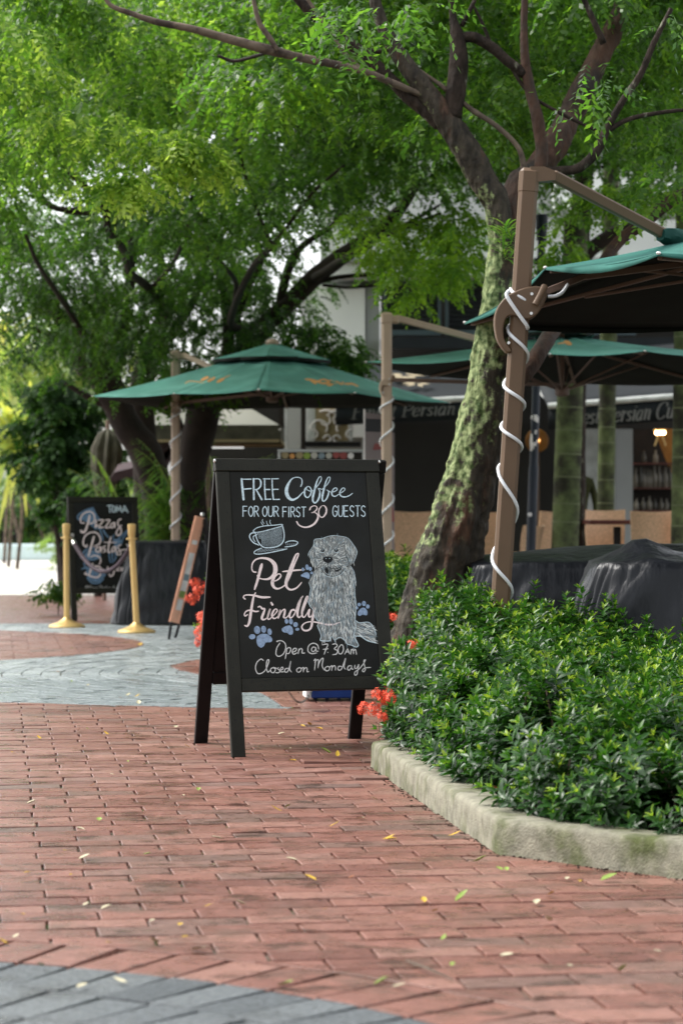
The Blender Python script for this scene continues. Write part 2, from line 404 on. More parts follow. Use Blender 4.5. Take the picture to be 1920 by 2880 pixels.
PLANTER = [(.109, 9.11), (.432, 6.73), (.884, 6.26), (2.3, 4.9), (4.2, 9.0), (4.0, 9.9), (.78, 11.05), (.74, 13.0), (.25, 13.0), (.36, 9.75)]
PLANTER2 = [(-.97, 17.0), (.10, 13.25), (.20, 13.25), (.75, 13.2), (.75, 18.3), (-.8, 18.2)]
def inside(poly, x, y):
    c = False; n = len(poly)
    for i in range(n):
        x1, y1 = poly[i]; x2, y2 = poly[i-1]
        if (y1 > y) != (y2 > y) and x < (x2-x1)*(y-y1)/(y2-y1)+x1: c = not c
    return c
def clip(poly, sd):
    """cut a small outline by the tangent of the border nearest to it"""
    cx = sum(p[0] for p in poly)/len(poly); cy = sum(p[1] for p in poly)/len(poly)
    vals = [sd(*p) for p in poly]
    if min(vals) > .004: return poly, False
    if max(vals) < .004: return None, True
    h = .01; s0 = sd(cx, cy); gx = (sd(cx+h, cy)-sd(cx-h, cy))/(2*h); gy = (sd(cx, cy+h)-sd(cx, cy-h))/(2*h)
    g = math.hypot(gx, gy) or 1; gx /= g; gy /= g; s0 /= g
    f = lambda p: s0+(p[0]-cx)*gx+(p[1]-cy)*gy-.004
    out = []
    for i in range(len(poly)):
        a, b = poly[i], poly[(i+1) % len(poly)]; fa, fb = f(a), f(b)
        if fa >= 0: out.append(a)
        if (fa >= 0) != (fb >= 0):
            t = fa/(fa-fb); out.append((a[0]+(b[0]-a[0])*t, a[1]+(b[1]-a[1])*t))
    if len(out) < 3: return None, True
    ar = abs(sum(out[i][0]*out[(i+1) % len(out)][1]-out[(i+1) % len(out)][0]*out[i][1] for i in range(len(out))))/2
    return (out, True) if ar > .0006 else (None, True)
def brick_mb(mb, poly, top=0.0, bev=.0016, depth=.04, tilt=(0, 0)):
    n = len(poly); cx = sum(p[0] for p in poly)/n; cy = sum(p[1] for p in poly)/n
    def ins(p, d):
        dx, dy = cx-p[0], cy-p[1]; l = math.hypot(dx, dy) or 1; return (p[0]+dx/l*d, p[1]+dy/l*d)
    z = lambda p: top+(p[0]-cx)*tilt[0]+(p[1]-cy)*tilt[1]
    a = [ins(p, bev*1.6) for p in poly]
    vs = [(*p, z(p)) for p in a]+[(*p, z(p)-bev*.8) for p in poly]+[(*p, -depth) for p in poly]
    fs = [tuple(range(n))]+[(i, n+i, n+(i+1) % n, (i+1) % n) for i in range(n)]+[(n+i, 2*n+i, 2*n+(i+1) % n, n+(i+1) % n) for i in range(n)]
    mb.add(vs, fs)
def rect_var(L, W, r):
    j = lambda: r.uniform(-.002, .002)
    return [(-L/2+j(), -W/2+j()), (L/2+j(), -W/2+j()), (L/2+j(), W/2+j()), (-L/2+j(), W/2+j())]
def in_view(x, y, m=.35): return y > 4.0 and abs(x) < .1412*y+m
red_pav = tag(sheet('red_brick_paving', [(-9, 2), (9, 2), (9, 34), (-9, 34)], -.009, M['joint_sand'], label='damp red brick paving laid in staggered rows'))
r = random.Random(3)
cand = []     # (y, poly centre, angle, poly local, clipped, set)
a8 = math.radians(8.1); e1 = Vector((math.cos(a8), math.sin(a8))); e2 = Vector((-math.sin(a8), math.cos(a8)))
PL, PW = .230, .1165; GAP = .007
for i in range(20, 215):
    for k in range(-60, 60):
        off = (.5 if i % 2 else 0)+.03*math.sin(i*1.7)
        c = e1*((k+off)*PL)+e2*(i*PW)
        if not in_view(c.x, c.y) or c.y > 21.8 or c.y < 4.1: continue
        if sd_red(c.x, c.y) < -.14: continue
        if inside(PLANTER, c.x-.08, c.y+.0) and inside(PLANTER, c.x, c.y): 
            if inside(PLANTER, c.x-.2, c.y-.15): continue
        cand.append((c.y, c, a8, (PL-.0075, PW-.0068), 'red'))
n = int(2*math.pi*RA/.122)
for k in range(n):      # border course round the near circle
    a = 2*math.pi*k/n; c = CA+Vector((math.cos(a), math.sin(a)))*(RA+.112)
    if in_view(c.x, c.y): cand.append((c.y, c, a, (.215, .114), 'border'))
def emit(cands, sdf, parent, mat_one, mat_far, maxn, top0=0):
    cands.sort(key=lambda t: t[0]); var = {}; far = MB(); tones = []; count = 0
    for (y, c, ang, (L, W), kind) in cands:
        base = rect_var(L, W, r); ca, sa = math.cos(ang), math.sin(ang)
        wpoly = [(c.x+ca*p[0]-sa*p[1], c.y+sa*p[0]+ca*p[1]) for p in base]
        if kind == 'border' or kind == 'ring': cl = False
        else:
            wp, cl = clip(wpoly, sdf)
            if wp is None: continue
            wpoly = wp
        dz = r.uniform(-.0016, .0016); tl = (r.uniform(-.012, .012), r.uniform(-.012, .012))
        if 8.6 < c.y < 9.35 and -.2 < c.x < .2 and r.random() < .35: dz += .006; tl = (r.uniform(-.05, .05), r.uniform(-.05, .02))
        if count < maxn:
            if cl:
                mb = MB(); brick_mb(mb, [(p[0]-c.x, p[1]-c.y) for p in wpoly]); o = mb.build('brick', mat_one, parent, loc=(c.x, c.y, top0+dz))
            else:
                key = (kind, r.randrange(7))
                if key not in var:
                    mb = MB(); brick_mb(mb, rect_var(L, W, r)); var[key] = mb.mesh('brick', mat_one)
                o = link('brick', var[key], parent, (c.x, c.y, top0+dz)); o.rotation_euler = (tl[1], -tl[0], ang)
            count += 1
        else:
            f0 = len(far.f); brick_mb(far, wpoly, top0+dz, tilt=tl); t = r.random(); tones += [t]*(len(far.f)-f0)
    if far.f:
        me = far.mesh('bricks_beyond', mat_far); a = me.attributes.new('tone', 'FLOAT', 'FACE'); a.data.foreach_set('value', tones)
        tag(link('bricks_beyond', me, parent), kind='stuff')
emit(cand, sd_red, red_pav, M['brick_red'], M['brick_red_far'], 298)
grey_near = tag(sheet('grey_paver_circle', [(CA.x+2.2*math.cos(t*math.pi/24), CA.y+2.2*math.sin(t*math.pi/24)) for t in range(48)], -.0095, M['joint_sand'], label='grey stone pavers of a round inlay at the near left'))
cand = []
for q in range(7):
    rr = RA-.004-.1165-q*.235; m = max(8, int(2*math.pi*(rr+.11)/.122))
    for k in range(m):
        a = 2*math.pi*(k+.5*(q % 2)*0)/m; c = CA+Vector((math.cos(a), math.sin(a)))*rr
        if in_view(c.x, c.y, .25): cand.append((c.y, c, a, (.228, 2*math.pi*rr/m-.007), 'ring'))
emit(cand, None, grey_near, M['brick_grey'], M['brick_grey_far'], 298)
grey_far = tag(sheet('grey_curved_paving', [(-4.5, 13.2), (-1.743, 12.35), (-1.157, 12.14), (-.645, 12.0), (-.3, 12.0), (-.41, 12.93), (-.79, 14.37), (-1.1, 15.46), (-.8, 16.6), (-.2, 17.5), (1.5, 18.2), (1.5, 21.7), (-4.5, 21.7)], -.0115, M['joint_sand'], label='light grey paving curving between two red brick discs'))
cand = []
for q in range(0, 60):
    rr = 1.35+q*.1175; m = int(2*math.pi*rr/.236)
    for k in range(m):
        a = 2*math.pi*(k+.5*(q % 2))/m; c = C2+Vector((math.cos(a), math.sin(a)))*rr
        if in_view(c.x, c.y, .25) and c.y < 21.8 and sd_grey(c.x, c.y) > -.13: cand.append((c.y, c, a+math.pi/2, (.228, .110), 'g'))
emit(cand, sd_grey, grey_far, M['brick_grey_far'], M['brick_grey_far'], 120)
# courtyard beyond
mb = MB(); mb.add([(-30, 21.8, .0), (-.5, 21.8, .0), (-.5, 30, .0), (-30, 30, .0)], [(0, 1, 2, 3)]); 
tag(mb.build('distant_brick_walk', M['brick_red_far']), 'worn brick walk leading on beyond the pizza board', kind='structure')
mb = MB(); mb.add([(-60, 30, .004), (2, 30, .004), (2, 58, .004), (-60, 58, .004)], [(0, 1, 2, 3)]); 
tag(mb.build('pale_plaza', M['plaza']), 'bright pale plaza at the far left', kind='structure')
mb = MB(); mb.box((-12, 56.2, .19), (26, .4, .38), bev=.03)
tag(mb.build('low_pool_wall', M['pale_blue']), 'low pale blue wall across the bright plaza at far left', 'wall')
mb = MB(); mb.box((5.4, 26, .075), (12.5, 10, .15), bev=.01)
tag(mb.build('terrace', M['joint_sand']), 'raised cafe terrace in front of the building', kind='structure')

# ------------------------------------------------------------------ planter kerb
def kerb(name, path, h, w, label, group=None):
    pts = []
    for i in range(len(path)-1):
        a, b = Vector(path[i]), Vector(path[i+1]); m = max(2, int((b-a).length/.035))
        for k in range(m): pts.append((a+(b-a)*k/m, i if k else -i-1))
    pts.append((Vector(path[-1]), -99)); P2 = [p for p, _ in pts]; vs = []; sec = None
    for i, p in enumerate(P2):
        d0 = (P2[i]-P2[max(0, i-1)]); d1 = (P2[min(len(P2)-1, i+1)]-P2[i])
        if d0.length < 1e-6: d0 = d1
        if d1.length < 1e-6: d1 = d0
        t = (d0.normalized()+d1.normalized()).normalized(); nrm = Vector((-t.y, t.x)); sc = 1/max(.5, nrm.dot(Vector((-d0.normalized().y, d0.normalized().x))))
        sec = [(0, -.04), (.0, h*.3), (.002, h*.6), (.004, h*.85), (.010, h*.96), (.022, h), (w*.35, h*1.01), (w*.65, h), (w-.02, h), (w-.006, h*.95), (w, h*.8), (w, -.03)]
        for (o, z) in sec:
            q = p+nrm*o*sc; nz = noise.noise(Vector((q.x*9, q.y*9, z*14)))*.005+noise.noise(Vector((q.x*32, q.y*32, z*32)))*.0028
            vs.append((q.x+nrm.x*nz*-1, q.y+nrm.y*nz*-1, z+(nz*.6 if z > 0 else 0)))
    ns = len(sec); fs = [(i*ns+k, (i+1)*ns+k, (i+1)*ns+k+1, i*ns+k+1) for i in range(len(P2)-1) for k in range(ns-1)]
    fs.append(tuple(range(ns))); fs.append(tuple(range((len(P2)-1)*ns, len(P2)*ns))[::-1])
    mb = MB(); mb.add(vs, fs)
    return tag(mb.build(name, M['concrete'], smooth='all'), label, 'kerb', group)
kerb('planter_kerb', [(.36, 9.75), (.16, 9.19), (.109, 9.11), (.432, 6.73), (.884, 6.26), (2.3, 4.9)], .098, .135, 'mossy concrete kerb edging the near flower bed, bent at a corner')
kerb('planter_kerb', [(-.97, 17.0), (.10, 13.25), (.9, 13.2)], .13, .13, 'pale concrete kerb of the bed behind the dog chalkboard')
mb = MB(); _c = Vector((1.6, 9.2)); mb.add([(*( _c+(Vector(p)-_c)*(1-.07/(Vector(p)-_c).length)), .045) for p in PLANTER], [tuple(range(len(PLANTER)))]); soil = tag(mb.build('soil', M['soil']), 'dark soil of the near flower bed', kind='structure')
mb = MB(); mb.add([(x+.05, y+.05, .06) for x, y in PLANTER2], [tuple(range(len(PLANTER2)))]); tag(mb.build('soil', M['soil']), 'dark soil of the bed behind the chalkboard', kind='structure')

# ------------------------------------------------------------------ leaves: templates and scattering
def leaf_t(L, W, droop=.15, fold=.12):
    """8 triangles: pointed oval with a folded midrib, along +x"""
    xs = (0, .33, .7, 1); w = (0, .5, .42, 0)
    v = [(0, 0, 0)]
    for x, ww in zip(xs[1:3], w[1:3]):
        z = -droop*L*x*x
        v += [(x*L, -ww*W, z+fold*W), (x*L, 0, z), (x*L, ww*W, z+fold*W)]
    v.append((L, 0, -droop*L))
    f = [(0, 1, 2), (0, 2, 3), (1, 4, 5), (1, 5, 2), (2, 5, 6), (2, 6, 3), (4, 7, 5), (5, 7, 6)]
    return np.array(v, float), np.array(f)
def rotm(a, b, c):
    return np.array(Matrix.Rotation(a, 3, 'Z') @ Matrix.Rotation(b, 3, 'Y') @ Matrix.Rotation(c, 3, 'X'))
def shoot_t(rg, nodes=7, length=.13, L=.052, W=.0175):
    lv, lf = leaf_t(L, W, .18, .18); V = []; Fc = []; T = []; b = 0
    for k in range(nodes):
        h = length*(.15+.85*k/(nodes-1)); top = k/(nodes-1); m = 4 if k == nodes-1 else 3
        for j in range(m):
            az = k*1.2+j*2*math.pi/m+rg.uniform(-.3, .3); el = -(.15+.75*top**2)+rg.uniform(-.2, .2); s = rg.uniform(.75, 1.15)*(1-.35*top**3)
            R = rotm(az, el, rg.uniform(-.4, .4)); vv = (lv*s) @ R.T; vv[:, 2] += h
            V.append(vv); Fc.append(lf+b); b += len(lv); T += [min(1, max(0, .18+.45*top**2+rg.uniform(-.18, .18)+(.16 if top > .95 else 0)))]*len(lf)
    return np.concatenate(V), np.concatenate(Fc), np.array(T)
def spray_t(rg, pairs=8, length=.22, L=.05, W=.021, droop=.5, jit=.3):
    V = []; Fc = []; b = 0
    for k in range(pairs+1):
        t = (k+.6)/(pairs+.6); x = length*t; z = -droop*length*t*t
        sides = (0,) if k == pairs else (-1, 1)
        for s in sides:
            sc = (.8+.3*math.sin(math.pi*t))*rg.uniform(.85, 1.1); yaw = s*rg.uniform(1.2-jit, 1.2+jit) if s else 0; dz = -rg.uniform(.1, .5+jit)
            d = np.array([math.cos(yaw), math.sin(yaw), dz]); d /= np.linalg.norm(d); n_ = np.array([rg.uniform(-jit, jit), rg.uniform(-jit, jit), 1]); w_ = np.cross(n_, d); w_ /= np.linalg.norm(w_)
            o = np.array([x, 0, z])
            V.append(np.array([o, o+d*L*sc*.5+w_*W*sc*.5, o+d*L*sc, o+d*L*sc*.5-w_*W*sc*.5])); Fc.append(np.array([[b, b+1, b+2, b+3]])); b += 4
    return np.concatenate(V), np.concatenate(Fc), np.zeros(len(Fc))
def blade_t(rg, L=.6, W=.04, droop=.5, seg=4):
    V = []; Fc = []
    for k in range(seg+1):
        t = k/seg; w = W*.5*math.sin(math.pi*(.12+.85*t)); V += [(L*t, -w, -droop*L*t*t), (L*t, w, -droop*L*t*t)]
    for k in range(seg): Fc.append((2*k, 2*k+2, 2*k+3, 2*k+1))
    return np.array(V, float), np.array(Fc), np.zeros(seg)
def scatter(name, templates, inst, mat, parent=None, tone_var=.15, smooth=False, seed=0):
    """inst: list of (pos, R 3x3 numpy, scale, tone)"""
    rg = np.random.default_rng(seed); nT = len(templates); groups = [[] for _ in range(nT)]
    for i, it in enumerate(inst): groups[i % nT].append(it)
    Vs = []; Fs = []; Ts = []; b = 0
    for (tv, tf, tt), g in zip(templates, groups):
        if not g: continue
        pos = np.array([q[0] for q in g]); R = np.array([q[1] for q in g]); s = np.array([q[2] for q in g]); tn = np.array([q[3] for q in g])
        V = np.einsum('nij,vj->nvi', R, tv)*s[:, None, None]+pos[:, None, :]
        Fc = tf[None]+(np.arange(len(g))*len(tv))[:, None, None]+b
        T = tt[None]+tn[:, None]+rg.uniform(-tone_var, tone_var, (len(g), len(tf)))
        Vs.append(V.reshape(-1, 3)); Fs.append(Fc.reshape(-1, tf.shape[1])); Ts.append(T.ravel()); b += len(g)*len(tv)
    me = np_mesh(name, np.concatenate(Vs), np.concatenate(Fs), mat, np.clip(np.concatenate(Ts), 0, 1), smooth)
    o = link(name, me, parent); o['kind'] = 'stuff'; return o
def basis(dirx, up=(0, 0, 1), roll=0):
    x = np.array(dirx, float); x /= np.linalg.norm(x); u = np.array(up, float); y = np.cross(u, x)
    if np.linalg.norm(y) < 1e-3: y = np.array([0, 1., 0])
    y /= np.linalg.norm(y); z = np.cross(x, y); c, s = math.cos(roll), math.sin(roll)
    y2 = y*c+z*s; z2 = z*c-y*s
    return np.stack([x, y2, z2], axis=1)

# ------------------------------------------------------------------ hedge in the near bed
def hedge_h(x, y):
    h = .33+.09*min(1, max(0, (y-6.6)/2.2))-.07*min(1, max(0, (x-.9)/.4))*min(1, max(0, (y-8)/1.2))
    h += .33*math.exp(-((x-.42)/.40)**2-((y-11.8)/1.1)**2)+.13*math.exp(-((x-1.0)/.4)**2-((y-10.6)/.5)**2)
    if y > 11.3 and x > .62: h -= .2
    h += .07*noise.noise(Vector((x*3.1, y*3.1, 0)))+.12*noise.noise(Vector((x*6, y*6, 3)))
    return h
rg = random.Random(11)
def hedge_pts(poly, n, hf, edge=.1, xr=(-.2, 4.3), yr=(4.8, 13.1), fill=.35, view=.25):
    out = []; t = 0
    cx = sum(p[0] for p in poly)/len(poly); cy = sum(p[1] for p in poly)/len(poly)
    segs = [(Vector(poly[i]), Vector(poly[(i+1) % len(poly)])) for i in range(len(poly))]
    while len(out) < n and t < n*60:
        t += 1; x = rg.uniform(*xr); y = rg.uniform(*yr)
        if abs(x) > .1412*y+view or not inside(poly, x, y): continue
        p = Vector((x, y)); dm = 9; dn = None
        for a, b in segs:
            ab = b-a; q = a+ab*max(0, min(1, (p-a).dot(ab)/ab.length_squared)); d = (p-q).length
            if d < dm: dm = d; dn = (q-p)
        if dm < edge: continue
        if (x-.56)**2+((y-7.3)*.7)**2 < .13**2: continue
        if hf is hedge_h and noise.noise(Vector((x*5.2, y*5.2, 9))) < -.22 and rg.random() < .7: continue
        h = hf(x, y); side = max(0, 1-(dm-edge)/.22); h *= 1-.30*side**2
        if rg.random() < max(fill, side*.9): z = rg.uniform(.10, h)
        else: z = h-rg.random()**2*.12
        lean = Vector((0, 0, 1))
        if dn and side > 0: dn = dn.normalized(); lean = Vector((dn.x*side*.9, dn.y*side*.9, 1))
        lean += Vector((rg.uniform(-.5, .5), rg.uniform(-.5, .5), 0)); out.append((x, y, z, lean, h))
    return out
hedge = tag(empty('flowering_hedge', (1.0, 9, .05)), 'glossy dark green hedge with small orange flowers in the near bed', 'hedge')
shoots = [shoot_t(rg) for _ in range(6)]+[shoot_t(rg, 5, .10, .042, .0135) for _ in range(2)]
hp = hedge_pts(PLANTER, 4300, hedge_h, .13)
for k in range(110):       # sprigs leaning over the kerb at the left corner and along the edge
    f = rg.random(); a = Vector((.12, 9.15)); b = Vector((.46, 6.9)); 
    if f < .65: y = rg.uniform(8.7, 9.7); x = .22+abs(9.11-y)*.12+rg.uniform(-.01, .14); z = rg.uniform(.16, .48)
    else: q = a+(b-a)*rg.random()**1.3; x, y = q.x+rg.uniform(.06, .2), q.y; z = rg.uniform(.12, .34)
    hp.append((x, y, z, Vector((-.7+rg.uniform(-.4, .4), -.5+rg.uniform(-.4, .4), .9)), .5))
for k in range(150):
    q = hp[rg.randrange(3800)]; hp.append((q[0], q[1], q[4]+rg.uniform(.02, .07), Vector((rg.uniform(-.25, .25), rg.uniform(-.25, .25), 1)), q[4]))
inst = []
for (x, y, z, lean, h) in hp:
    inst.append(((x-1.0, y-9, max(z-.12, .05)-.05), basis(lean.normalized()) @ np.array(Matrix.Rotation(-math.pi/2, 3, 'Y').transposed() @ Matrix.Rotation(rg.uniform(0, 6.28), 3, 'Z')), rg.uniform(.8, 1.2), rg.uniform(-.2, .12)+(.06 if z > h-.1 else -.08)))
# basis() puts +x along the lean; the template grows along +z
def up_basis(l, spin):
    z = Vector(l).normalized(); x = Vector((1, 0, 0)) if abs(z.x) < .9 else Vector((0, 1, 0)); y = z.cross(x).normalized(); x = y.cross(z)
    return np.array(Matrix((x, y, z)).transposed() @ Matrix.Rotation(spin, 3, 'Z'))
inst = [(p, up_basis(h_[3], rg.uniform(0, 6.28)), s, t) for (p, R, s, t), h_ in zip(inst, hp)]
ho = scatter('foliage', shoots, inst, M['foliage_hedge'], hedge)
mb = MB()
for k in range(150):
    x, y, z, lean, h = hp[rg.randrange(3000)]; p0 = Vector((x+rg.uniform(-.1, .1)-1, y+rg.uniform(-.1, .1)-9, 0)); p1 = Vector((x-1, y-9, z-.06))
    mb.tube([p0, (p0+p1)/2+Vector((rg.uniform(-.03, .03), rg.uniform(-.03, .03), 0)), p1], [.005, .004, .003], 5, 2)
mb.build('stems', M['twig'], hedge)['kind'] = 'stuff'
def flower_head(parent, p, rad, n=34, name='flower_cluster', off=(0, 0, 0)):
    mb = MB()
    for k in range(n):
        d = Vector((rg.gauss(0, 1), rg.gauss(0, 1)-.3, rg.gauss(0, 1)*.8+.2)).normalized(); c = Vector(p)-Vector(off)+d*rad*rg.uniform(.6, 1.12)
        u = d.orthogonal().normalized(); w = d.cross(u); a0 = rg.uniform(0, 1.5)
        for q in range(4):
            a = a0+q*math.pi/2; t = u*math.cos(a)+w*math.sin(a); s = t.cross(d); L = rad*.38
            mb.add([c, c+t*L*.55+s*L*.26+d*.001, c+t*L+d*L*.1, c+t*L*.55-s*L*.26+d*.001], [(0, 1, 2, 3)])
        mb.add([Vector(p)-Vector(off), c, c+u*.0015], [(0, 1, 2)])
    return mb.build(name, M['flower'], parent)
HO = (1.0, 9, .05)
for (u, v, Y, rad) in ((834, 1628, 9.0, .026), (860, 1630, 8.9, .028), (884, 1600, 8.95, .032), (880, 1646, 8.85, .022), (868, 1596, 9.0, .026), (898, 1606, 8.9, .024), (946, 1483, 9.3, .024), (902, 1418, 10.6, .02), (925, 1540, 9.4, .014)):
    flower_head(hedge, D(u, v, Y), rad, off=HO)
# ------------------------------------------------------------------ second bed behind the board
def h2(x, y): return .62+.08*noise.noise(Vector((x*3, y*3, 5)))
hedge2 = tag(empty('flowering_shrub', (-.1, 16, .06)), 'light green shrubs with orange flowers behind the dog chalkboard', 'shrub')
hp2 = hedge_pts(PLANTER2, 1500, h2, .02, (-1.2, .8), (13, 18.5), .5)
inst = [((x+.1, y-16, max(z-.1, .06)-.06), up_basis(l, rg.uniform(0, 6.28)), rg.uniform(1, 1.5), rg.uniform(0, .3)) for (x, y, z, l, h) in hp2]
scatter('foliage', shoots, inst, M['foliage_hedge'], hedge2)
for (u, v, Y, rad) in ((447, 1340, 16.9, .05), (457, 1356, 16.8, .04), (443, 1373, 16.7, .05), (467, 1420, 16.2, .055), (473, 1430, 16.1, .05), (462, 1452, 16.1, .05), (470, 1462, 16.0, .04), (462, 1478, 16.0, .045), (472, 1345, 16.6, .03), (903, 1417, 13.5, .03)):
    flower_head(hedge2, D(u, v, Y), rad, 30, off=(-.1, 16, .06))
# dead leaves on the soil by the kerb bend
for k, (u, v) in enumerate(((1172, 1843), (1215, 1868), (1232, 1862), (1196, 1852), (1345, 1912), (1290, 1900))):
    q = D(u, v, 6.9+.05*k); Y = F*(CH-.06)/((v*K)-HV); q = D(u, v, Y)
    lv, lf = leaf_t(.075, .035, -.3, .3); R = rotm(rg.uniform(0, 6), rg.uniform(-.5, .1), rg.uniform(-.5, .5)); V = lv @ R.T
    o = MB().add([tuple(p) for p in V], [tuple(f) for f in lf]).build('dead_leaf', M['dead_leaf'], loc=(q.x, q.y, .075))
    tag(o, 'curled brown dead leaf lying on the soil behind the kerb bend', 'leaf', 'brown dead leaves on the soil by the kerb')

# ------------------------------------------------------------------ A-frame boards
def aframe(name, FL, e, W, spread, H, label, stile=.056, rail=.053, brail_b=.262, mats=('board_frame', 'chalkboard'), top_shift=0, rear=None, t=.022):
    """FL: front left foot on the ground; returns root and the front writing plane (point, normal)"""
    e = Vector((e[0], e[1], 0)).normalized(); nb = Vector((-e.y, e.x, 0)); FL = Vector((FL[0], FL[1], 0))
    root = tag(empty(name, FL), label, 'sign board'); Z = Vector((0, 0, 1))
    apex = FL+nb*spread/2+Z*H+e*top_shift
    def frame(F0, ea, Wd, top, front):
        eb = (top-F0); L = eb.length; eb.normalize(); en = ea.cross(eb).normalized()
        if (en.dot(-nb) < 0) == front: en = -en
        pt = lambda a, b, c: F0+ea*a+eb*b+en*c-FL
        R = Matrix((ea, eb, en)).transposed()
        def bx(a0, a1, b0, b1, c0, c1, nm, m, bev=.003):
            mb = MB(); mb.box(pt((a0+a1)/2, (b0+b1)/2, (c0+c1)/2), (a1-a0, b1-b0, c1-c0), mat=R, bev=bev); return mb.build(nm, M[m], root)
        fm = mats[0] if front else 'board_dark'
        bx(0, stile, 0, L-rail-.001, -t, 0, 'leg', fm); bx(Wd-stile, Wd, 0, L-rail-.001, -t, 0, 'leg', fm)
        bx(-.002, Wd+.002, L-rail, L, -t, .003, 'top_rail', fm); bx(stile+.001, Wd-stile-.001, brail_b, brail_b+rail, -t, -.001, 'bottom_rail', fm)
        bx(stile+.001, Wd-stile-.001, brail_b+rail+.001, L-rail-.001, -t+.004, -.005, 'chalkboard' if front else 'back_panel', mats[1] if front else 'board_dark', bev=.001)
        return F0, ea, eb, en, L, R
    A = frame(FL, e, W, apex-nb*.012, True)
    if rear: RF, rl = Vector(rear[0]+(0,)), Vector(rear[1]+(0,)); er = (rl-RF); Wr = er.length; er.normalize()
    else: RF = FL+nb*spread; er = e; Wr = W
    B = frame(RF, er, Wr, apex+nb*.012, False)
    return root, A
fa = math.radians(17); FE = (math.cos(fa), math.sin(fa))
sign, PLN = aframe('chalkboard_sign', (-.4276, 9.47), FE, .69, .66, 1.18, 'large dark A-frame chalkboard with a chalk dog and coffee cup, standing by the kerb', top_shift=.012, rear=((-.617, 10.10), (.078, 10.315)))
F0, EA, EB, EN, LEN, RB = PLN
def on_plane(pt, nrm):
    cam_p = Vector((0, 0, CH))
    def f(u, v, lift=0):
        d = P(u, v, 1.0)-cam_p; q = Vector(pt)+Vector(nrm)*lift; t = (q-cam_p).dot(nrm)/d.dot(nrm); return cam_p+d*t
    return f
class Pen:
    """flat strokes and fills on a real surface; the crop maps pixel notes taken from the photo"""
    def __init__(s, proj, root, off, sc, origin, base=.0006): s.p = proj; s.root = root; s.off = off; s.sc = sc; s.o = Vector(origin); s.n = 0; s.base = base
    def px(s, x, y, lift): return s.p(s.off[0]+x*s.sc, s.off[1]+y*s.sc, lift)-s.o
    def stroke(s, mb, pts, w=10, sm=6, taper=True, lift=None):
        pts = [(p[0], p[1], p[2] if len(p) > 2 else w) for p in pts]
        q = spline(pts, sm) if sm else pts
        s.n += 1; lf = s.base+(s.n % 400)*.000004 if lift is None else lift; vs = []
        for i, (x, y, ww) in enumerate(q):
            x0, y0 = q[max(0, i-1)][:2]; x1, y1 = q[min(len(q)-1, i+1)][:2]; dx, dy = x1-x0, y1-y0; l = math.hypot(dx, dy) or 1; nx, ny = -dy/l, dx/l
            h = ww/2*(1 if not taper else min(1, .65+.35*min(i, len(q)-1-i)/1.5)); vs += [s.px(x+nx*h, y+ny*h, lf), s.px(x-nx*h, y-ny*h, lf)]
        mb.add(vs, [(2*i, 2*i+1, 2*i+3, 2*i+2) for i in range(len(q)-1)])
        for (i, sg) in ((0, -1), (len(q)-1, 1)):       # round ends
            x, y, ww = q[i]; x1, y1 = q[1][:2] if i == 0 else q[-2][:2]; a = math.atan2(y-y1, x-x1); h = ww/2*.65 if taper else ww/2
            mb.add([s.px(x+h*math.cos(a+b), y+h*math.sin(a+b), lf+.000002) for b in (-1.57, -.9, -.3, .3, .9, 1.57)], [(0, 1, 2, 3, 4, 5)])
    def fill(s, mb, poly, lift=None):
        s.n += 1; lf = s.base+(s.n % 400)*.000004 if lift is None else lift
        mb.add([s.px(x, y, lf) for x, y in poly], [tuple(range(len(poly)))])
    def ell(s, mb, x, y, rx, ry, rot=0, lift=None, n=14):
        s.fill(mb, [(x+rx*math.cos(t)*math.cos(rot)-ry*math.sin(t)*math.sin(rot), y+rx*math.cos(t)*math.sin(rot)+ry*math.sin(t)*math.cos(rot)) for t in [2*math.pi*k/n for k in range(n)]], lift)
    def out(s, mb, name, m): return mb.build(name, M[m], s.root)
face = on_plane(F0+EN*-.005, EN)
z7 = Pen(face, sign, (660, 1330), 400/1568, sign.location); z6 = Pen(face, sign, (660, 1520), 440/1568, sign.location); z2 = Pen(face, sign, (560, 1540), 560/1568, sign.location)
mb = MB()      # FREE Coffee
for s_ in ([(76, 66, 20), (84, 150, 24), (98, 292, 24)], [(74, 70, 11), (182, 69, 11)], [(92, 180, 14), (182, 172, 13)],
           [(208, 65, 18), (212, 292, 20)], [(330, 64, 14), (332, 180, 15), (340, 292, 15)], [(316, 66, 10), (388, 66, 10)], [(328, 183, 13), (388, 183, 13)], [(334, 291, 11), (400, 290, 11)],
           [(412, 64, 13), (416, 180, 14), (426, 292, 15)], [(406, 66, 10), (482, 64, 10)], [(418, 182, 12), (478, 181, 12)], [(424, 293, 11), (494, 292, 11)]):
    z7.stroke(mb, s_, sm=3, taper=False)
z7.stroke(mb, [(208, 68, 10), (262, 66, 12), (287, 92, 17), (285, 145, 17), (252, 180, 13), (218, 185, 11)]); z7.stroke(mb, [(238, 186, 13), (298, 292, 20)], taper=False)
z7.out(mb, 'chalk_word', 'chalk_blue'); mb = MB()
z7.stroke(mb, [(728, 150, 15), (742, 110, 12), (735, 66, 9), (692, 48, 8), (636, 62, 12), (594, 118, 26), (570, 190, 38), (584, 256, 38), (630, 296, 26), (690, 275, 16), (740, 225, 11), (782, 190, 8)])
z7.stroke(mb, [(800, 152, 14), (773, 185, 17), (772, 245, 17), (800, 272, 12), (832, 245, 15), (845, 195, 15), (825, 155, 10), (796, 152, 9), (792, 180, 9), (830, 200, 8), (870, 195, 9)])
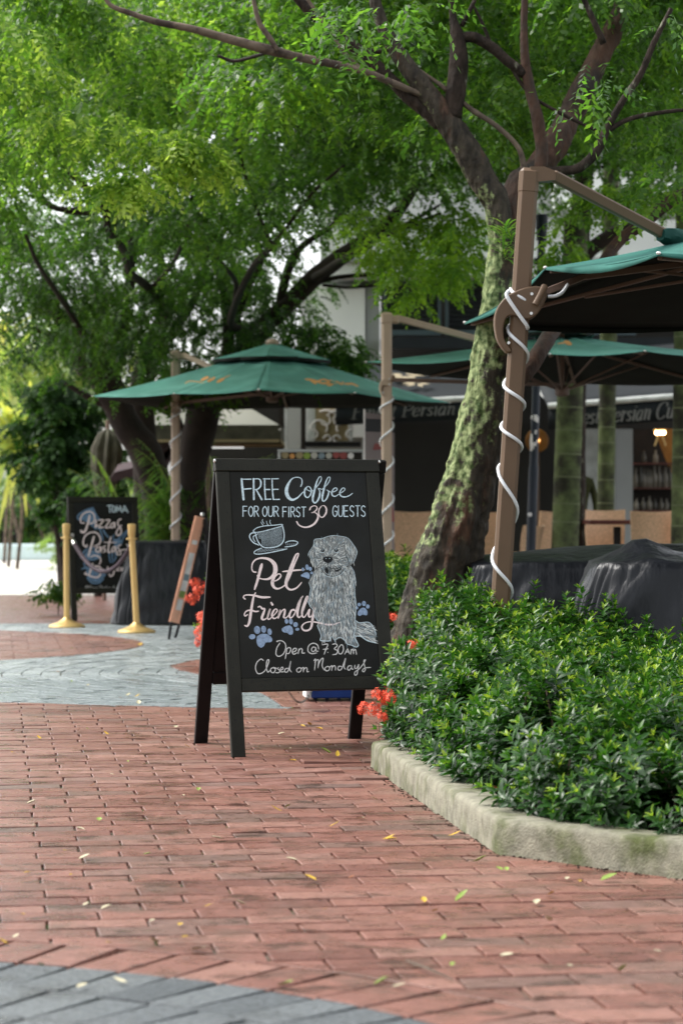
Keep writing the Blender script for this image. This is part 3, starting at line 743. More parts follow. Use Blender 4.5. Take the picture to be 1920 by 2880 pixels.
z7.stroke(mb, [(870, 195, 9), (915, 140, 9), (950, 82, 10), (953, 47, 8), (934, 44, 9), (906, 92, 14), (882, 180, 22), (862, 262, 24), (862, 312, 18), (886, 330, 16), (915, 303, 18), (935, 250, 20), (937, 202, 12), (922, 172, 9), (962, 182, 9)])
z7.stroke(mb, [(962, 182, 9), (1010, 138, 9), (1042, 90, 10), (1050, 52, 8), (1030, 49, 9), (1005, 97, 14), (985, 172, 20), (967, 250, 21), (965, 298, 16), (985, 312, 13), (1013, 282, 15), (1032, 232, 16), (1034, 205, 10), (1010, 186, 8), (1062, 214, 9)])
z7.stroke(mb, [(1062, 214, 9), (1105, 203, 9), (1128, 182, 10), (1116, 165, 9), (1090, 176, 12), (1070, 215, 16), (1078, 250, 14), (1110, 257, 10), (1150, 232, 8)])
z7.stroke(mb, [(1150, 232, 8), (1195, 205, 8), (1214, 182, 10), (1200, 165, 9), (1176, 180, 12), (1157, 220, 16), (1172, 255, 14), (1215, 265, 12), (1262, 250, 10), (1300, 222, 7)])
z7.out(mb, 'chalk_word', 'chalk_blue')
CAPS = {'F': [[(0, 0), (0, 1)], [(0, 0), (.9, 0)], [(0, .45), (.8, .45)]], 'O': [[(.5, 0), (.1, .2), (0, .5), (.1, .8), (.5, 1), (.9, .8), (1, .5), (.9, .2), (.5, 0)]],
        'R': [[(0, 0), (0, 1)], [(0, 0), (.6, 0), (.9, .2), (.7, .45), (0, .5)], [(.4, .5), (1, 1)]], 'U': [[(0, 0), (0, .7), (.2, .95), (.5, 1), (.8, .95), (1, .7), (1, 0)]],
        'I': [[(.5, 0), (.5, 1)]], 'S': [[(.9, .12), (.5, 0), (.1, .15), (.15, .4), (.75, .6), (.9, .85), (.5, 1), (.05, .88)]], 'T': [[(.5, 0), (.5, 1)], [(0, 0), (1, 0)]],
        'G': [[(.95, .15), (.6, 0), (.15, .15), (0, .5), (.15, .88), (.6, 1), (.95, .8), (.95, .52)], [(.55, .52), (.97, .52)]], 'E': [[(0, 0), (0, 1)], [(0, 0), (.9, 0)], [(0, .48), (.75, .48)], [(0, 1), (.9, 1)]],
        'M': [[(0, 1), (.15, 0)], [(.15, 0), (.5, .8)], [(.5, .8), (.85, 0)], [(.85, 0), (1, 1)]], 'A': [[(0, 1), (.5, 0)], [(.5, 0), (1, 1)], [(.2, .65), (.8, .65)]]}
mb = MB()
for word, x0, x1, y0, y1 in (('FOR', 92, 265, 368, 480), ('OUR', 308, 484, 370, 480), ('FIRST', 530, 782, 376, 484), ('GUESTS', 1080, 1440, 362, 480)):
    wd = [.35 if c == 'I' else 1 for c in word]; tot = sum(wd)+.32*(len(word)-1); un = (x1-x0)/tot; x = x0
    for c, w_ in zip(word, wd):
        for st in CAPS[c]:
            crv = len(st) > 3
            z7.stroke(mb, [(x+(w_*un)*(px_ if c != 'I' else .5), y0+(y1-y0)*py_, 10) for px_, py_ in st], sm=4 if crv else 2, taper=False)
        x += (w_+.32)*un
z7.out(mb, 'chalk_line', 'chalk_blue'); mb = MB()
for q in ([(310, 510), (305, 530), (325, 560)], [(350, 530), (358, 560), (376, 585)], [(392, 518), (388, 545), (402, 572)], [(290, 540), (300, 560), (318, 582)]): z7.stroke(mb, [(*p, 6) for p in q])
z7.out(mb, 'steam_drawing', 'chalk_blue')
mb = MB()
z7.stroke(mb, [(826, 408, 18), (840, 378, 12), (875, 362, 9), (905, 376, 11), (900, 408, 15), (862, 436, 9), (845, 438, 8), (885, 438, 8), (914, 462, 16), (915, 502, 21), (880, 558, 22), (822, 592, 19), (762, 598, 15), (708, 575, 14), (682, 536, 18)])
z7.stroke(mb, [(958, 363, 9), (930, 402, 12), (926, 452, 13), (946, 486, 10), (976, 484, 14), (1004, 445, 19), (1010, 400, 18), (992, 366, 11), (966, 360, 8)])
z7.out(mb, 'chalk_number', 'chalk_pink'); mb = MB()
z6.stroke(mb, [(272, 238, 30), (255, 300, 29), (232, 390, 25), (200, 490, 21)])
z6.stroke(mb, [(215, 318, 17), (186, 312, 13), (172, 280, 12), (180, 228, 14), (215, 190, 15), (280, 176, 19), (350, 192, 28), (398, 238, 40), (408, 300, 44), (388, 350, 34), (340, 384, 22), (290, 388, 14), (243, 376, 11), (225, 350, 12)])
z6.stroke(mb, [(368, 412, 12), (420, 400, 12), (456, 370, 16), (460, 342, 12), (436, 336, 12), (398, 365, 24), (378, 420, 34), (392, 466, 26), (430, 484, 17), (480, 465, 13), (522, 430, 11)])
z6.stroke(mb, [(522, 430, 11), (562, 340, 12), (602, 230, 14), (636, 150, 14), (634, 130, 11), (608, 152, 18), (575, 240, 28), (540, 335, 32), (515, 422, 32), (524, 470, 22), (562, 494, 18), (612, 480, 15), (650, 446, 12), (670, 418, 9)])
z6.stroke(mb, [(480, 312, 14), (560, 304, 18), (620, 298, 16), (700, 294, 9)])
z6.out(mb, 'chalk_word', 'chalk_pink'); mb = MB()
z6.stroke(mb, [(107, 588, 15), (88, 572, 13), (100, 551, 12), (140, 546, 14), (200, 552, 19), (270, 569, 22), (355, 568, 17)])
z6.stroke(mb, [(210, 522, 12), (190, 565, 18), (175, 640, 24), (160, 740, 27), (147, 820, 25), (126, 858, 18), (100, 852, 15)])
z6.stroke(mb, [(130, 742, 14), (105, 757, 13), (98, 735, 12), (122, 706, 13), (162, 700, 16), (210, 712, 15), (242, 708, 11)])
z6.stroke(mb, [(232, 668, 12), (256, 662, 14), (276, 684, 18), (300, 686, 16), (288, 730, 24), (272, 778, 24), (290, 794, 16), (322, 776, 11), (345, 720, 12), (356, 684, 16), (338, 740, 20), (330, 778, 16), (345, 790, 12), (372, 768, 10)])
z6.stroke(mb, [(366, 624, 18), (378, 644, 22)], taper=False)
z6.stroke(mb, [(372, 768, 10), (405, 736, 10), (426, 705, 13), (415, 686, 10), (392, 702, 17), (374, 745, 22), (382, 775, 17), (408, 780, 12), (440, 750, 10), (458, 694, 18), (446, 740, 20), (436, 780, 16)])
z6.stroke(mb, [(440, 770, 10), (474, 706, 11), (502, 692, 15), (500, 730, 21), (492, 768, 18), (512, 776, 12), (540, 750, 10), (565, 700, 11), (600, 690, 12)])
z6.stroke(mb, [(606, 704, 12), (575, 700, 12), (550, 738, 22), (554, 774, 15), (582, 762, 12), (612, 706, 13), (642, 620, 14), (672, 570, 12), (684, 560, 11), (664, 585, 18), (636, 680, 24), (628, 745, 22), (645, 772, 14), (670, 750, 10)])
z6.stroke(mb, [(670, 750, 10), (705, 650, 11), (732, 575, 13), (722, 560, 10), (700, 620, 18), (678, 700, 24), (676, 752, 18), (695, 770, 12), (722, 735, 10), (745, 690, 12)])
z6.stroke(mb, [(752, 690, 18), (740, 740, 22), (752, 768, 14), (780, 740, 11), (795, 672, 18), (786, 740, 24), (778, 800, 24), (766, 868, 21), (736, 900, 17), (692, 900, 17), (672, 866, 15), (700, 830, 12), (760, 814, 12), (840, 824, 15), (930, 843, 17), (1000, 838, 13), (1055, 818, 9)])
z6.out(mb, 'chalk_word', 'chalk_pink')
mb = MB()
for q in ([(618, 742), (612, 738), (645, 733), (674, 752), (682, 790), (662, 838), (626, 857), (605, 838), (612, 790), (636, 752)], [(690, 795), (685, 835), (678, 876)], [(688, 802), (708, 786), (722, 803), (706, 834), (688, 832)],
          [(735, 825), (758, 815), (766, 797), (746, 795), (733, 822), (745, 840), (772, 828)], [(785, 797), (780, 836)], [(783, 812), (800, 795), (812, 805), (810, 830), (832, 830)],
          [(942, 800), (930, 766), (895, 753), (862, 775), (857, 815), (884, 835), (925, 830)], [(916, 786), (895, 784), (884, 805), (897, 820), (914, 805), (918, 785), (922, 815), (938, 815)], [(968, 766), (1012, 761), (998, 800), (984, 840)], [(976, 801), (1008, 799)],
          [(1012, 794), (1015, 797)], [(1011, 824), (1014, 827)], [(1048, 762), (1075, 758), (1086, 775), (1064, 796), (1088, 812), (1080, 838), (1050, 843)], [(1116, 764), (1095, 795), (1098, 830), (1118, 837), (1135, 808), (1131, 772), (1116, 764)],
          [(1145, 840), (1168, 796)], [(1168, 796), (1185, 838)], [(1152, 823), (1180, 821)], [(1196, 800), (1194, 840)], [(1197, 812), (1210, 800), (1215, 838)], [(1217, 812), (1229, 802), (1238, 842)],
          [(507, 890), (487, 878), (455, 905), (444, 950), (460, 990), (490, 990), (522, 964), (545, 912), (549, 885), (535, 890), (529, 940), (540, 980), (560, 966)],
          [(585, 944), (564, 956), (568, 981), (588, 984), (600, 960), (584, 944), (612, 952)], [(612, 952), (628, 944), (616, 952), (636, 970), (625, 985), (602, 984)], [(636, 972), (660, 955), (655, 942), (640, 955), (642, 977), (668, 978)],
          [(702, 950), (680, 955), (673, 974), (690, 982), (706, 958), (722, 893), (712, 955), (726, 980)], [(790, 944), (768, 960), (774, 981), (795, 976), (804, 955), (790, 944)], [(806, 952), (822, 945), (820, 980)], [(822, 962), (840, 945), (850, 955), (850, 978), (864, 976)],
          [(903, 892), (916, 880), (908, 966)], [(910, 905), (926, 885), (940, 890), (935, 948)], [(937, 925), (958, 882), (976, 874), (968, 930), (986, 966)], [(1010, 934), (990, 950), (998, 970), (1020, 966), (1027, 945), (1010, 934)],
          [(1028, 942), (1046, 930), (1043, 968)], [(1045, 946), (1062, 930), (1072, 940), (1072, 966)], [(1120, 936), (1098, 936), (1092, 958), (1108, 966), (1125, 946), (1153, 870), (1140, 935), (1152, 960)],
          [(1196, 930), (1175, 934), (1167, 955), (1180, 966), (1198, 944), (1201, 930), (1200, 954), (1214, 958)], [(1226, 925), (1224, 950), (1240, 950), (1256, 920), (1250, 960), (1240, 1000), (1224, 1002), (1226, 980), (1260, 955), (1290, 918), (1305, 892), (1308, 884), (1296, 892), (1300, 925), (1308, 955), (1296, 978), (1284, 968), (1304, 948), (1350, 944)]):
    z2.stroke(mb, [(*p, 7.5) for p in q], sm=5)
z2.out(mb, 'chalk_hours', 'chalk_white')
mb = MB()      # cup and saucer
for q, w_ in (([(200, 642), (245, 606), (330, 585), (440, 576), (522, 568), (512, 588), (430, 612), (320, 642), (235, 656), (200, 642)], 9), ([(228, 660), (242, 720), (272, 780), (312, 815), (352, 825), (430, 820), (492, 800), (532, 760), (545, 700), (540, 640), (522, 572)], 12),
              ([(226, 660), (188, 664), (165, 690), (174, 730), (210, 770), (268, 797)], 12), ([(236, 690), (208, 698), (208, 730), (228, 760)], 9), ([(258, 665), (235, 690)], 6),
              ([(556, 770), (600, 752), (660, 750), (695, 768), (670, 796), (600, 812), (552, 816)], 10), ([(300, 828), (240, 852), (214, 876), (232, 894), (300, 892), (430, 870), (578, 838)], 10)):
    z7.stroke(mb, [(*p, w_) for p in q])
for k in range(22):
    x = 262+k*12; yt = 655-(x-262)*.27; yb = 825-((x-390)/150)**2*40-(60 if x < 290 else 0); z7.stroke(mb, [(x, yt+8, 4), (x+2, (yt+yb)/2, 3), (x+3, yb-14, 3)], sm=3)
for k in range(20):
    x = 250+k*16; z7.stroke(mb, [(x+20, 838-(x-250)*.02, 3), (x, 880-(x-250)*.12, 3.5)], sm=2)
for k in range(6): z7.stroke(mb, [(560+k*22, 775, 3), (575+k*20, 800, 3)], sm=2)
z7.out(mb, 'cup_drawing', 'chalk_blue')
def paw(toes, pad):
    mb = MB()
    for (x, y, a, b) in toes: z6.ell(mb, x, y, a, b, -.15)
    z6.fill(mb, spline([(*p,) for p in pad]+[pad[0]], 4)[:-1]); z6.out(mb, 'paw_drawing', 'paw_blue')
paw([(176, 965, 33, 26), (225, 897, 31, 41), (290, 890, 26, 35), (350, 915, 22, 33)], [(225, 960), (270, 936), (332, 942), (376, 985), (364, 1018), (312, 1024), (290, 1060), (262, 1074), (230, 1050), (218, 1000)])
paw([(518, 810, 18, 26), (563, 812, 20, 30), (610, 843, 24, 25), (627, 890, 20, 15)], [(474, 880), (520, 856), (565, 856), (585, 900), (580, 938), (552, 945), (525, 926), (490, 920), (472, 902)])
paw([(1225, 675, 11, 17), (1247, 642, 18, 18), (1294, 632, 20, 26), (1332, 662, 18, 22)], [(1235, 712), (1270, 676), (1310, 682), (1330, 720), (1320, 750), (1280, 744), (1250, 757), (1230, 740)])
paw([(683, 290, 14, 18), (725, 268, 18, 28), (757, 285, 16, 20), (770, 325, 14, 14)], [(664, 346), (700, 323), (735, 321), (752, 350), (745, 385), (720, 377), (690, 366), (668, 360)])
# dog
head = [(800, -13), (873, -22), (930, -42), (1000, -50), (1060, -42), (1127, -27), (1173, 23), (1223, 105), (1215, 160), (1190, 220), (1150, 260), (1115, 255), (1085, 310), (1000, 355), (930, 350), (885, 305), (850, 265), (800, 275), (770, 240), (760, 190), (735, 155), (745, 120), (780, 60)]
body = [(850, 265), (790, 310), (740, 420), (760, 480), (748, 560), (750, 650), (790, 700), (800, 760), (835, 815), (830, 855), (855, 920), (865, 985), (870, 1005), (950, 1005), (970, 960), (1000, 1000), (1060, 980), (1110, 1010), (1130, 1040), (1180, 1055), (1230, 1065), (1225, 1030), (1200, 960), (1212, 850), (1205, 790), (1215, 650), (1205, 560), (1200, 440), (1215, 430), (1190, 320), (1160, 255), (1000, 300)]
tail = [(1208, 800), (1250, 825), (1340, 820), (1390, 870), (1415, 950), (1410, 1025), (1330, 1000), (1250, 960), (1204, 960)]
dog = MB(); z6.fill(dog, body, .00035); z6.fill(dog, tail, .00036); z6.fill(dog, head, .00040); dg = z6.out(dog, 'dog_drawing', 'fur_base')
rf = random.Random(5); zp = Pen(face, dg, (660, 1520), 440/1568, sign.location); zp.o = sign.location.copy()
def pip(poly, x, y): return inside(poly, x, y)
for m_, cnt, wid, ln in (('fur_mid', 520, 6, 46), ('fur_dark', 260, 4, 34), ('fur_light', 760, 4.4, 42)):
    mb = MB(); c = 0
    while c < cnt:
        x = rf.uniform(735, 1420); y = rf.uniform(-50, 1065); part = None
        if pip(head, x, y): part = 'h'
        elif pip(body, x, y): part = 'b'
        elif pip(tail, x, y): part = 't'
        if not part: continue
        if part == 'h':
            a = math.atan2(y-190, x-950)+rf.uniform(-.35, .35); l = ln*.6
            if x > 1110 or x < 830: a = 1.4+rf.uniform(-.25, .25); l = ln
            if m_ == 'fur_dark' and y < 120 and rf.random() < .6: continue
        elif part == 't': a = .35+rf.uniform(-.2, .2); l = ln*1.3
        else:
            a = math.pi/2+(x-985)*-.0009+rf.uniform(-.28, .28); l = ln*rf.uniform(.8, 1.4)
            if m_ == 'fur_light' and 380 < y < 900 and 880 < x < 1080 and rf.random() < .4: continue
        x1, y1 = x+l*math.cos(a), y+l*math.sin(a)
        if not (pip(head, x1, y1) or pip(body, x1, y1) or pip(tail, x1, y1)) and rf.random() < .75: continue
        zp.stroke(mb, [(x, y, wid), ((x+x1)/2+rf.uniform(-3, 3), (y+y1)/2, wid), (x1, y1, wid*.3)], sm=2, lift=.0005+rf.random()*.0006); c += 1
    mb.build('fur_strokes', M[m_], dg)['kind'] = 'stuff'
mb = MB(); LI = .00125
zp.fill(mb, [(878, 190), (885, 170), (930, 160), (975, 168), (984, 190), (965, 215), (935, 228), (900, 215)], LI)
zp.ell(mb, 882, 100, 19, 15, 0, LI); zp.ell(mb, 1018, 99, 20, 15, 0, LI)
zp.fill(mb, [(1003, 300), (1040, 292), (1072, 266), (1066, 290), (1035, 312), (1005, 312)], LI)
zp.fill(mb, [(900, 285), (925, 272), (940, 300), (940, 335), (915, 325)], LI)
for q in ([(860, 268), (885, 312), (930, 350), (1000, 358), (1055, 335), (1095, 290)], [(930, 228), (932, 262), (900, 278)], [(935, 262), (975, 282), (1030, 280), (1075, 255)], [(955, 265), (958, 330)], [(760, 60), (800, 150), (790, 240)], [(1095, 20), (1115, 130), (1150, 250)]):
    zp.stroke(mb, [(*p, 5) for p in q], lift=LI)
mb.build('dog_features', M['ink'], dg)
mb = MB()
for (x, y) in ((880, 95), (1016, 94), (915, 182), (950, 180)): zp.ell(mb, x, y, 5, 4, 0, LI+.0002)
outl = [(740, 420, 4), (760, 480, 4), (748, 560, 5), (750, 650, 5), (790, 700, 4), (800, 760, 5), (835, 812, 6)], [(826, 852, 7), (855, 920, 7), (866, 960, 7), (858, 1000, 9), (905, 1008, 8), (955, 1003, 7), (970, 960, 5), (1000, 1000, 5), (1035, 975, 5), (1070, 975, 5), (1110, 1012, 6), (1130, 1040, 6), (1170, 1050, 6), (1215, 1068, 8), (1238, 1050, 8), (1215, 1000, 8), (1195, 950, 8), (1212, 860, 7), (1205, 790, 6), (1216, 650, 5), (1205, 560, 5), (1200, 440, 5)], \
       [(1208, 800, 6), (1250, 825, 7), (1340, 820, 6), (1390, 870, 6), (1417, 950, 7)], [(1204, 960, 7), (1260, 962, 7), (1330, 1005, 8), (1415, 1028, 7)], [(870, 330, 4), (930, 362, 4), (1000, 366, 4), (1070, 335, 4), (1110, 285, 4)], [(1160, 255, 5), (1195, 320, 5), (1215, 430, 5)], \
       [(735, 155, 4), (745, 115, 4), (790, 50, 4), (800, -10, 4), (873, -20, 4), (930, -40, 4), (1000, -50, 4), (1060, -42, 4), (1127, -27, 4), (1173, 23, 4), (1223, 105, 5), (1212, 165, 4), (1188, 225, 4)], [(862, 118, 4), (885, 122, 5), (905, 112, 3)], [(995, 118, 4), (1020, 122, 5), (1052, 112, 3)], [(730, 600, 4), (745, 640, 4), (765, 655, 4)]
for q in outl: zp.stroke(mb, q, lift=LI+.0001, sm=4)
mb.build('dog_outline', M['chalk_blue'], dg)
# rain drops beaded on the frame
mb = MB()
def drop(p, r_):
    u, w = EA*r_, EB*r_; q = [p+u, p+w*.9, p-u, p-w*1.1]; t = p+EN*r_*.5
    mb.add([*[Vector(x)-sign.location for x in q], t-sign.location], [(0, 1, 4), (1, 2, 4), (2, 3, 4), (3, 0, 4)])
for k in range(420):
    z = rg.random()
    if z < .34: a, b, c = rg.uniform(.06, .63), rg.uniform(.268, .31), 0
    elif z < .5: a, b, c = rg.uniform(0, .69), rg.uniform(LEN-.05, LEN-.004), .0035
    elif z < .75: a, b, c = rg.uniform(.004, .052), rg.uniform(.02, LEN-.06), .0005
    elif z < .92: a, b, c = rg.uniform(.638, .686), rg.uniform(.2, LEN-.06), .0005
    else: a, b, c = rg.uniform(.07, .62), rg.uniform(.32, .36), -.0045
    drop(F0+EA*a+EB*b+EN*c, rg.choice((.0012, .0016, .002, .0028)))
o = mb.build('rain_drops', M['ink'], sign, smooth='all'); o['kind'] = 'stuff'
# steel hinge plates and the spreader chain
for a in (.0, .69):
    mb = MB(); mb.lathe([(.006, -.004), (.008, 0), (.006, .004)], n=10); h = mb.build('hinge_pin', M['metal'], sign); h.location = F0+EA*(a-.004 if a == 0 else a+.004)+EB*(LEN-.01)-sign.location; h.rotation_euler = (0, math.pi/2, fa)
mb = MB(); c0 = D(662, 1588, 9.62)-sign.location; c1 = D(716, 1588, 10.05)-sign.location; pts = []
for k in range(25):
    t = k/24; p = c0.lerp(c1, t); p.z -= .045*math.sin(math.pi*t); pts.append(p)
for k in range(24):
    a, b = pts[k], pts[k+1]; d = (b-a); m_ = (a+b)/2; s_ = d.orthogonal().normalized() if k % 2 else d.cross(d.orthogonal()).normalized(); ring = []
    for q in range(9):
        th = 2*math.pi*q/8; ring.append(m_+d.normalized()*math.cos(th)*d.length*.72+s_*math.sin(th)*.0045)
    mb.tube(ring, .0013, 5, caps=False)
mb.build('chain', M['metal'], sign, smooth=True)

# second chalkboard behind the posts
sign2, PL2 = aframe('chalkboard_sign', ((165*K-960)/F*22.3, 22.3), (math.cos(.24), math.sin(.24)), .66, .62, 1.15, 'black A-frame chalkboard with white script and blue drawings, behind the gold posts', mats=('board_frame', 'chalkboard'), top_shift=0)
s2 = on_plane(PL2[0]+PL2[3]*-.005, PL2[3]); z8 = Pen(s2, sign2, (150, 1380), 250/1568, sign2.location, base=.002)
mb = MB()
for q in ([(700, 300), (560, 350), (440, 440), (440, 510)], [(700, 300), (760, 430), (830, 520)], [(440, 510), (560, 520), (720, 640), (850, 680)], [(740, 650), (742, 690)], [(820, 680), (860, 780), (875, 880)], [(880, 680), (920, 760), (980, 825)], [(1330, 690), (1240, 760), (1150, 850), (1060, 900)], [(1300, 740), (1230, 850), (1200, 940)],
          [(1070, 780), (1060, 850), (1130, 950), (1120, 1040)], [(990, 1060), (990, 1160), (1010, 1270)], [(1040, 1080), (1050, 1270)], [(1090, 1080), (1105, 1170), (1080, 1240)], [(480, 1190), (560, 1060), (680, 1010), (820, 1080)], [(560, 1230), (550, 1300), (600, 1400)], [(500, 1380), (600, 1360), (720, 1400), (930, 1480)], [(600, 1540), (680, 1620), (800, 1630), (890, 1560)], [(640, 1570), (760, 1590), (880, 1560)], [(560, 1120), (640, 1180), (740, 1180)]):
    z8.stroke(mb, [(*p, 26) for p in q], lift=.001)
for q in ([(450, 500), (520, 380), (690, 310), (800, 500), (700, 620), (560, 520)], [(520, 1200), (600, 1050), (820, 1060), (850, 1180), (700, 1240)], [(580, 1360), (880, 1400), (920, 1500), (820, 1620), (680, 1600), (600, 1520)], [(1060, 850), (1200, 860), (1180, 960), (1080, 980)]): z8.fill(mb, q, .0006)
mk('drawing_blue', (.11, .19, .29), rough=.9, var=.45, scale=50); z8.out(mb, 'blue_drawings', 'drawing_blue')
mb = MB()
for q, w_ in (([(645, 435), (610, 590), (560, 720), (505, 730), (492, 700)], 36), ([(555, 570), (492, 560), (488, 470), (560, 390), (660, 372), (722, 430), (730, 520), (690, 572), (640, 580)], 22), ([(762, 515), (745, 640), (790, 600)], 28), ([(800, 522), (885, 522), (808, 642), (895, 645)], 24), ([(920, 522), (1000, 522), (925, 645), (1010, 645)], 24),
              ([(1075, 560), (1020, 595), (1022, 650), (1062, 640), (1085, 560), (1090, 655)], 22), ([(1200, 500), (1155, 520), (1140, 590), (1190, 660), (1200, 740), (1150, 790), (1112, 750), (1150, 670), (1205, 610)], 24), ([(722, 805), (680, 950), (622, 1160)], 34), ([(600, 950), (582, 992), (532, 940), (552, 820), (640, 745), (760, 742), (830, 830), (820, 930), (722, 985)], 24),
              ([(830, 990), (762, 1012), (762, 1070), (810, 1080), (842, 990), (852, 1090)], 22), ([(925, 970), (882, 1005), (925, 1050), (888, 1090)], 22), ([(1022, 810), (982, 960), (972, 1080), (1010, 1085)], 26), ([(890, 910), (1120, 915)], 16), ([(1090, 980), (1042, 1020), (1042, 1080), (1085, 1050), (1100, 985), (1112, 1080)], 22),
              ([(1200, 950), (1142, 990), (1180, 1060), (1190, 1120), (1142, 1130), (1122, 1092), (1200, 1050), (1300, 1030), (1322, 980), (1292, 950)], 20), ([(660, 1170), (720, 1145), (800, 1160), (842, 1230), (812, 1300)], 22), ([(700, 1285), (640, 1470)], 34), ([(712, 1330), (820, 1345), (845, 1430), (800, 1520), (700, 1522), (620, 1485), (560, 1470), (580, 1440)], 26),
              ([(870, 1380), (880, 1405), (930, 1392)], 22), ([(960, 1340), (968, 1400)], 22), ([(1062, 1350), (1022, 1380), (1052, 1412), (1085, 1360), (1062, 1470), (1012, 1512), (985, 1468)], 22), ([(1120, 1392), (1162, 1360), (1132, 1340), (1120, 1400), (1172, 1410)], 20), ([(1202, 1350), (1200, 1412), (1245, 1350)], 20), ([(1312, 1290), (1290, 1340), (1330, 1402), (1282, 1460), (1272, 1540), (1302, 1550)], 22)):
    z8.stroke(mb, [(*p, w_) for p in q], lift=.003+.00005*len(mb.f)/40)
z8.out(mb, 'chalk_script', 'chalk_pink')
mb = MB()
for st in ([(955, 264), (1036, 258)], [(992, 266), (1004, 380)], [(1062, 270), (1042, 300), (1042, 350), (1066, 378), (1090, 350), (1088, 300), (1064, 270)], [(1118, 268), (1112, 376)], [(1120, 272), (1155, 350), (1182, 272)], [(1184, 272), (1206, 376)], [(1222, 378), (1258, 266)], [(1258, 266), (1318, 382)], [(1240, 345), (1296, 345)]):
    z8.stroke(mb, [(*p, 19) for p in st], taper=False, lift=.003+.0001*len(mb.f)/10)
z8.out(mb, 'chalk_heading', 'chalk_blue')
mb = MB(); z8.stroke(mb, [(610, 1700), (585, 1710), (590, 1735), (612, 1725), (612, 1700), (625, 1735), (635, 1690), (590, 1680), (568, 1715), (590, 1750), (625, 1748)], 9)
HS = {'t': [(.2, -.9), (.1, .1), (.5, .3)], 'o': [(.1, -.1), (-.2, .2), (.2, .4), (.4, 0), (.1, -.1)], 'm': [(0, 0), (.0, .4), (.2, 0), (.3, .4), (.5, 0), (.7, .4)], 'a': [(.4, -.1), (0, .1), (.2, .4), (.4, 0), (.6, .4)], '.': [(.2, .35), (.25, .4)], 'h': [(.1, -.8), (0, .4), (.3, 0), (.5, .4)], 'e': [(0, .2), (.4, .05), (.2, -.1), (0, .2), (.2, .4), (.5, .3)],
      'f': [(.4, -.8), (.15, -.3), (0, .9)], 'r': [(0, 0), (.05, .4), (.1, .05), (.4, 0)], 'u': [(0, 0), (.05, .35), (.3, .3), (.4, 0), (.45, .4)], 's': [(.3, -.05), (0, .1), (.3, .3), (0, .4)]}
x = 660
for c in 'toma.thefarmhouse':
    z8.stroke(mb, [(x+p[0]*40, 1710+p[1]*48, 8) for p in HS[c]], lift=.0034); x += 34 if c not in 'm.' else (42 if c == 'm' else 20)
z8.out(mb, 'chalk_address', 'chalk_white')

# ------------------------------------------------------------------ board seen edge-on, blue box
TRB = tag(empty('poster_easel', (DG(398, 1468).x, DG(398, 1468).y, 0)), 'narrow poster stand seen from the side with a peach and white face', 'sign stand')
o0 = TRB.location
def q_(u, v, Y): return D(u, v, Y)-o0
yb = DG(398, 1468).y
ca_, cb_, cc_, cd_ = q_(391, 1428, yb-.05), q_(413, 1433, yb+.22), q_(471, 1190, yb+.24), q_(451, 1185, yb-.02); nrm_ = (cb_-ca_).cross(cd_-ca_).normalized()
if nrm_.y > 0: nrm_ = -nrm_
MB().prism([ca_, cb_, cc_, cd_], -nrm_*.012).build('poster_board', M['peach'], TRB)
def quad(s0, s1, t0, t1, l): return [(ca_.lerp(cb_, s)).lerp(cd_.lerp(cc_, s), t)+nrm_*l for s, t in ((s0, t0), (s1, t0), (s1, t1), (s0, t1))]
for (t0, t1, mm) in ((.28, .66, 'white_print'), (.12, .22, 'white_print'), (.24, .30, 'leaf_green'), (.40, .46, 'fur_mid'), (.74, .78, 'white_print')):
    MB().prism(quad(.22, .78, t0, t1, .001 if mm == 'white_print' else .003), nrm_*.001).build('poster_print', M[mm], TRB)
MB().bar(cb_-nrm_*.004+Vector((.008, 0, 0)), cc_-nrm_*.004+Vector((.008, 0, 0)), .02, .02).build('frame_side', M['black_metal'], TRB)
for (p, q, y0, y1) in (((388, 1470), (394, 1428), yb-.05, yb-.05), ((400, 1474), (412, 1434), yb+.2, yb+.2), ((512, 1418), (472, 1190), yb+.5, yb+.1), ((500, 1424), (468, 1192), yb+.6, yb+.2)):
    MB().bar(q_(p[0], p[1], y0), q_(q[0], q[1], y1), .022, .022).build('leg', M['black_metal'], TRB)
MB().lathe([(.01, 0), (.016, .012), (.01, .028)], n=10).build('top_knob', M['metal'], TRB, loc=q_(465, 1186, yb+.1))
p = DG(760, 1611)
bb = tag(empty('blue_stand_foot', (p.x, p.y+.1, 0)), 'blue box with a white end on the paving behind the dog chalkboard', 'box')
MB().box((.01, 0, .10), (.24, .2, .17), rz=.1, bev=.006).build('box_body', M['blue_box'], bb); MB().box((-.124, -.012, .10), (.028, .2, .17), rz=.1, bev=.004).build('end_panel', M['white_print'], bb)
for k in range(4): MB().box((-.08+k*.06, -.06, .008), (.02, .04, .014)).build('foot', M['black_metal'], bb)

# ------------------------------------------------------------------ stanchions and rope
def stanchion(u, v, Y, top_u, label):
    base = P(u*K, v*K, Y); x = (u*K-960)/F*Y; root = tag(empty('stanchion_post', (x, Y, 0)), label, 'barrier post', 'gold barrier posts joined by a rope')
    MB().lathe([(.155, 0), (.158, .012), (.15, .02), (.12, .032), (.07, .05), (.035, .075), (.027, .085)], n=40).build('base', M['gold'], root, smooth=True)
    lean = (top_u-u)*K/F*Y
    mb = MB(); mb.tube([(0, 0, .08), (lean, 0, .80)], .0255, 20); mb.build('pole', M['gold'], root, smooth=True)
    mb = MB(); mb.lathe([(.028, .80), (.030, .81), (.034, .885), (.034, .895), (.022, .90)], n=20, c=(lean, 0, 0)); mb.build('cap', M['gold'], root, smooth=True)
    mb = MB(); mb.lathe([(.026, .770), (.046, .772), (.046, .782), (.026, .784)], n=20, c=(lean, 0, 0)); mb.build('rope_ring', M['gold'], root, smooth=True)
    return root, lean
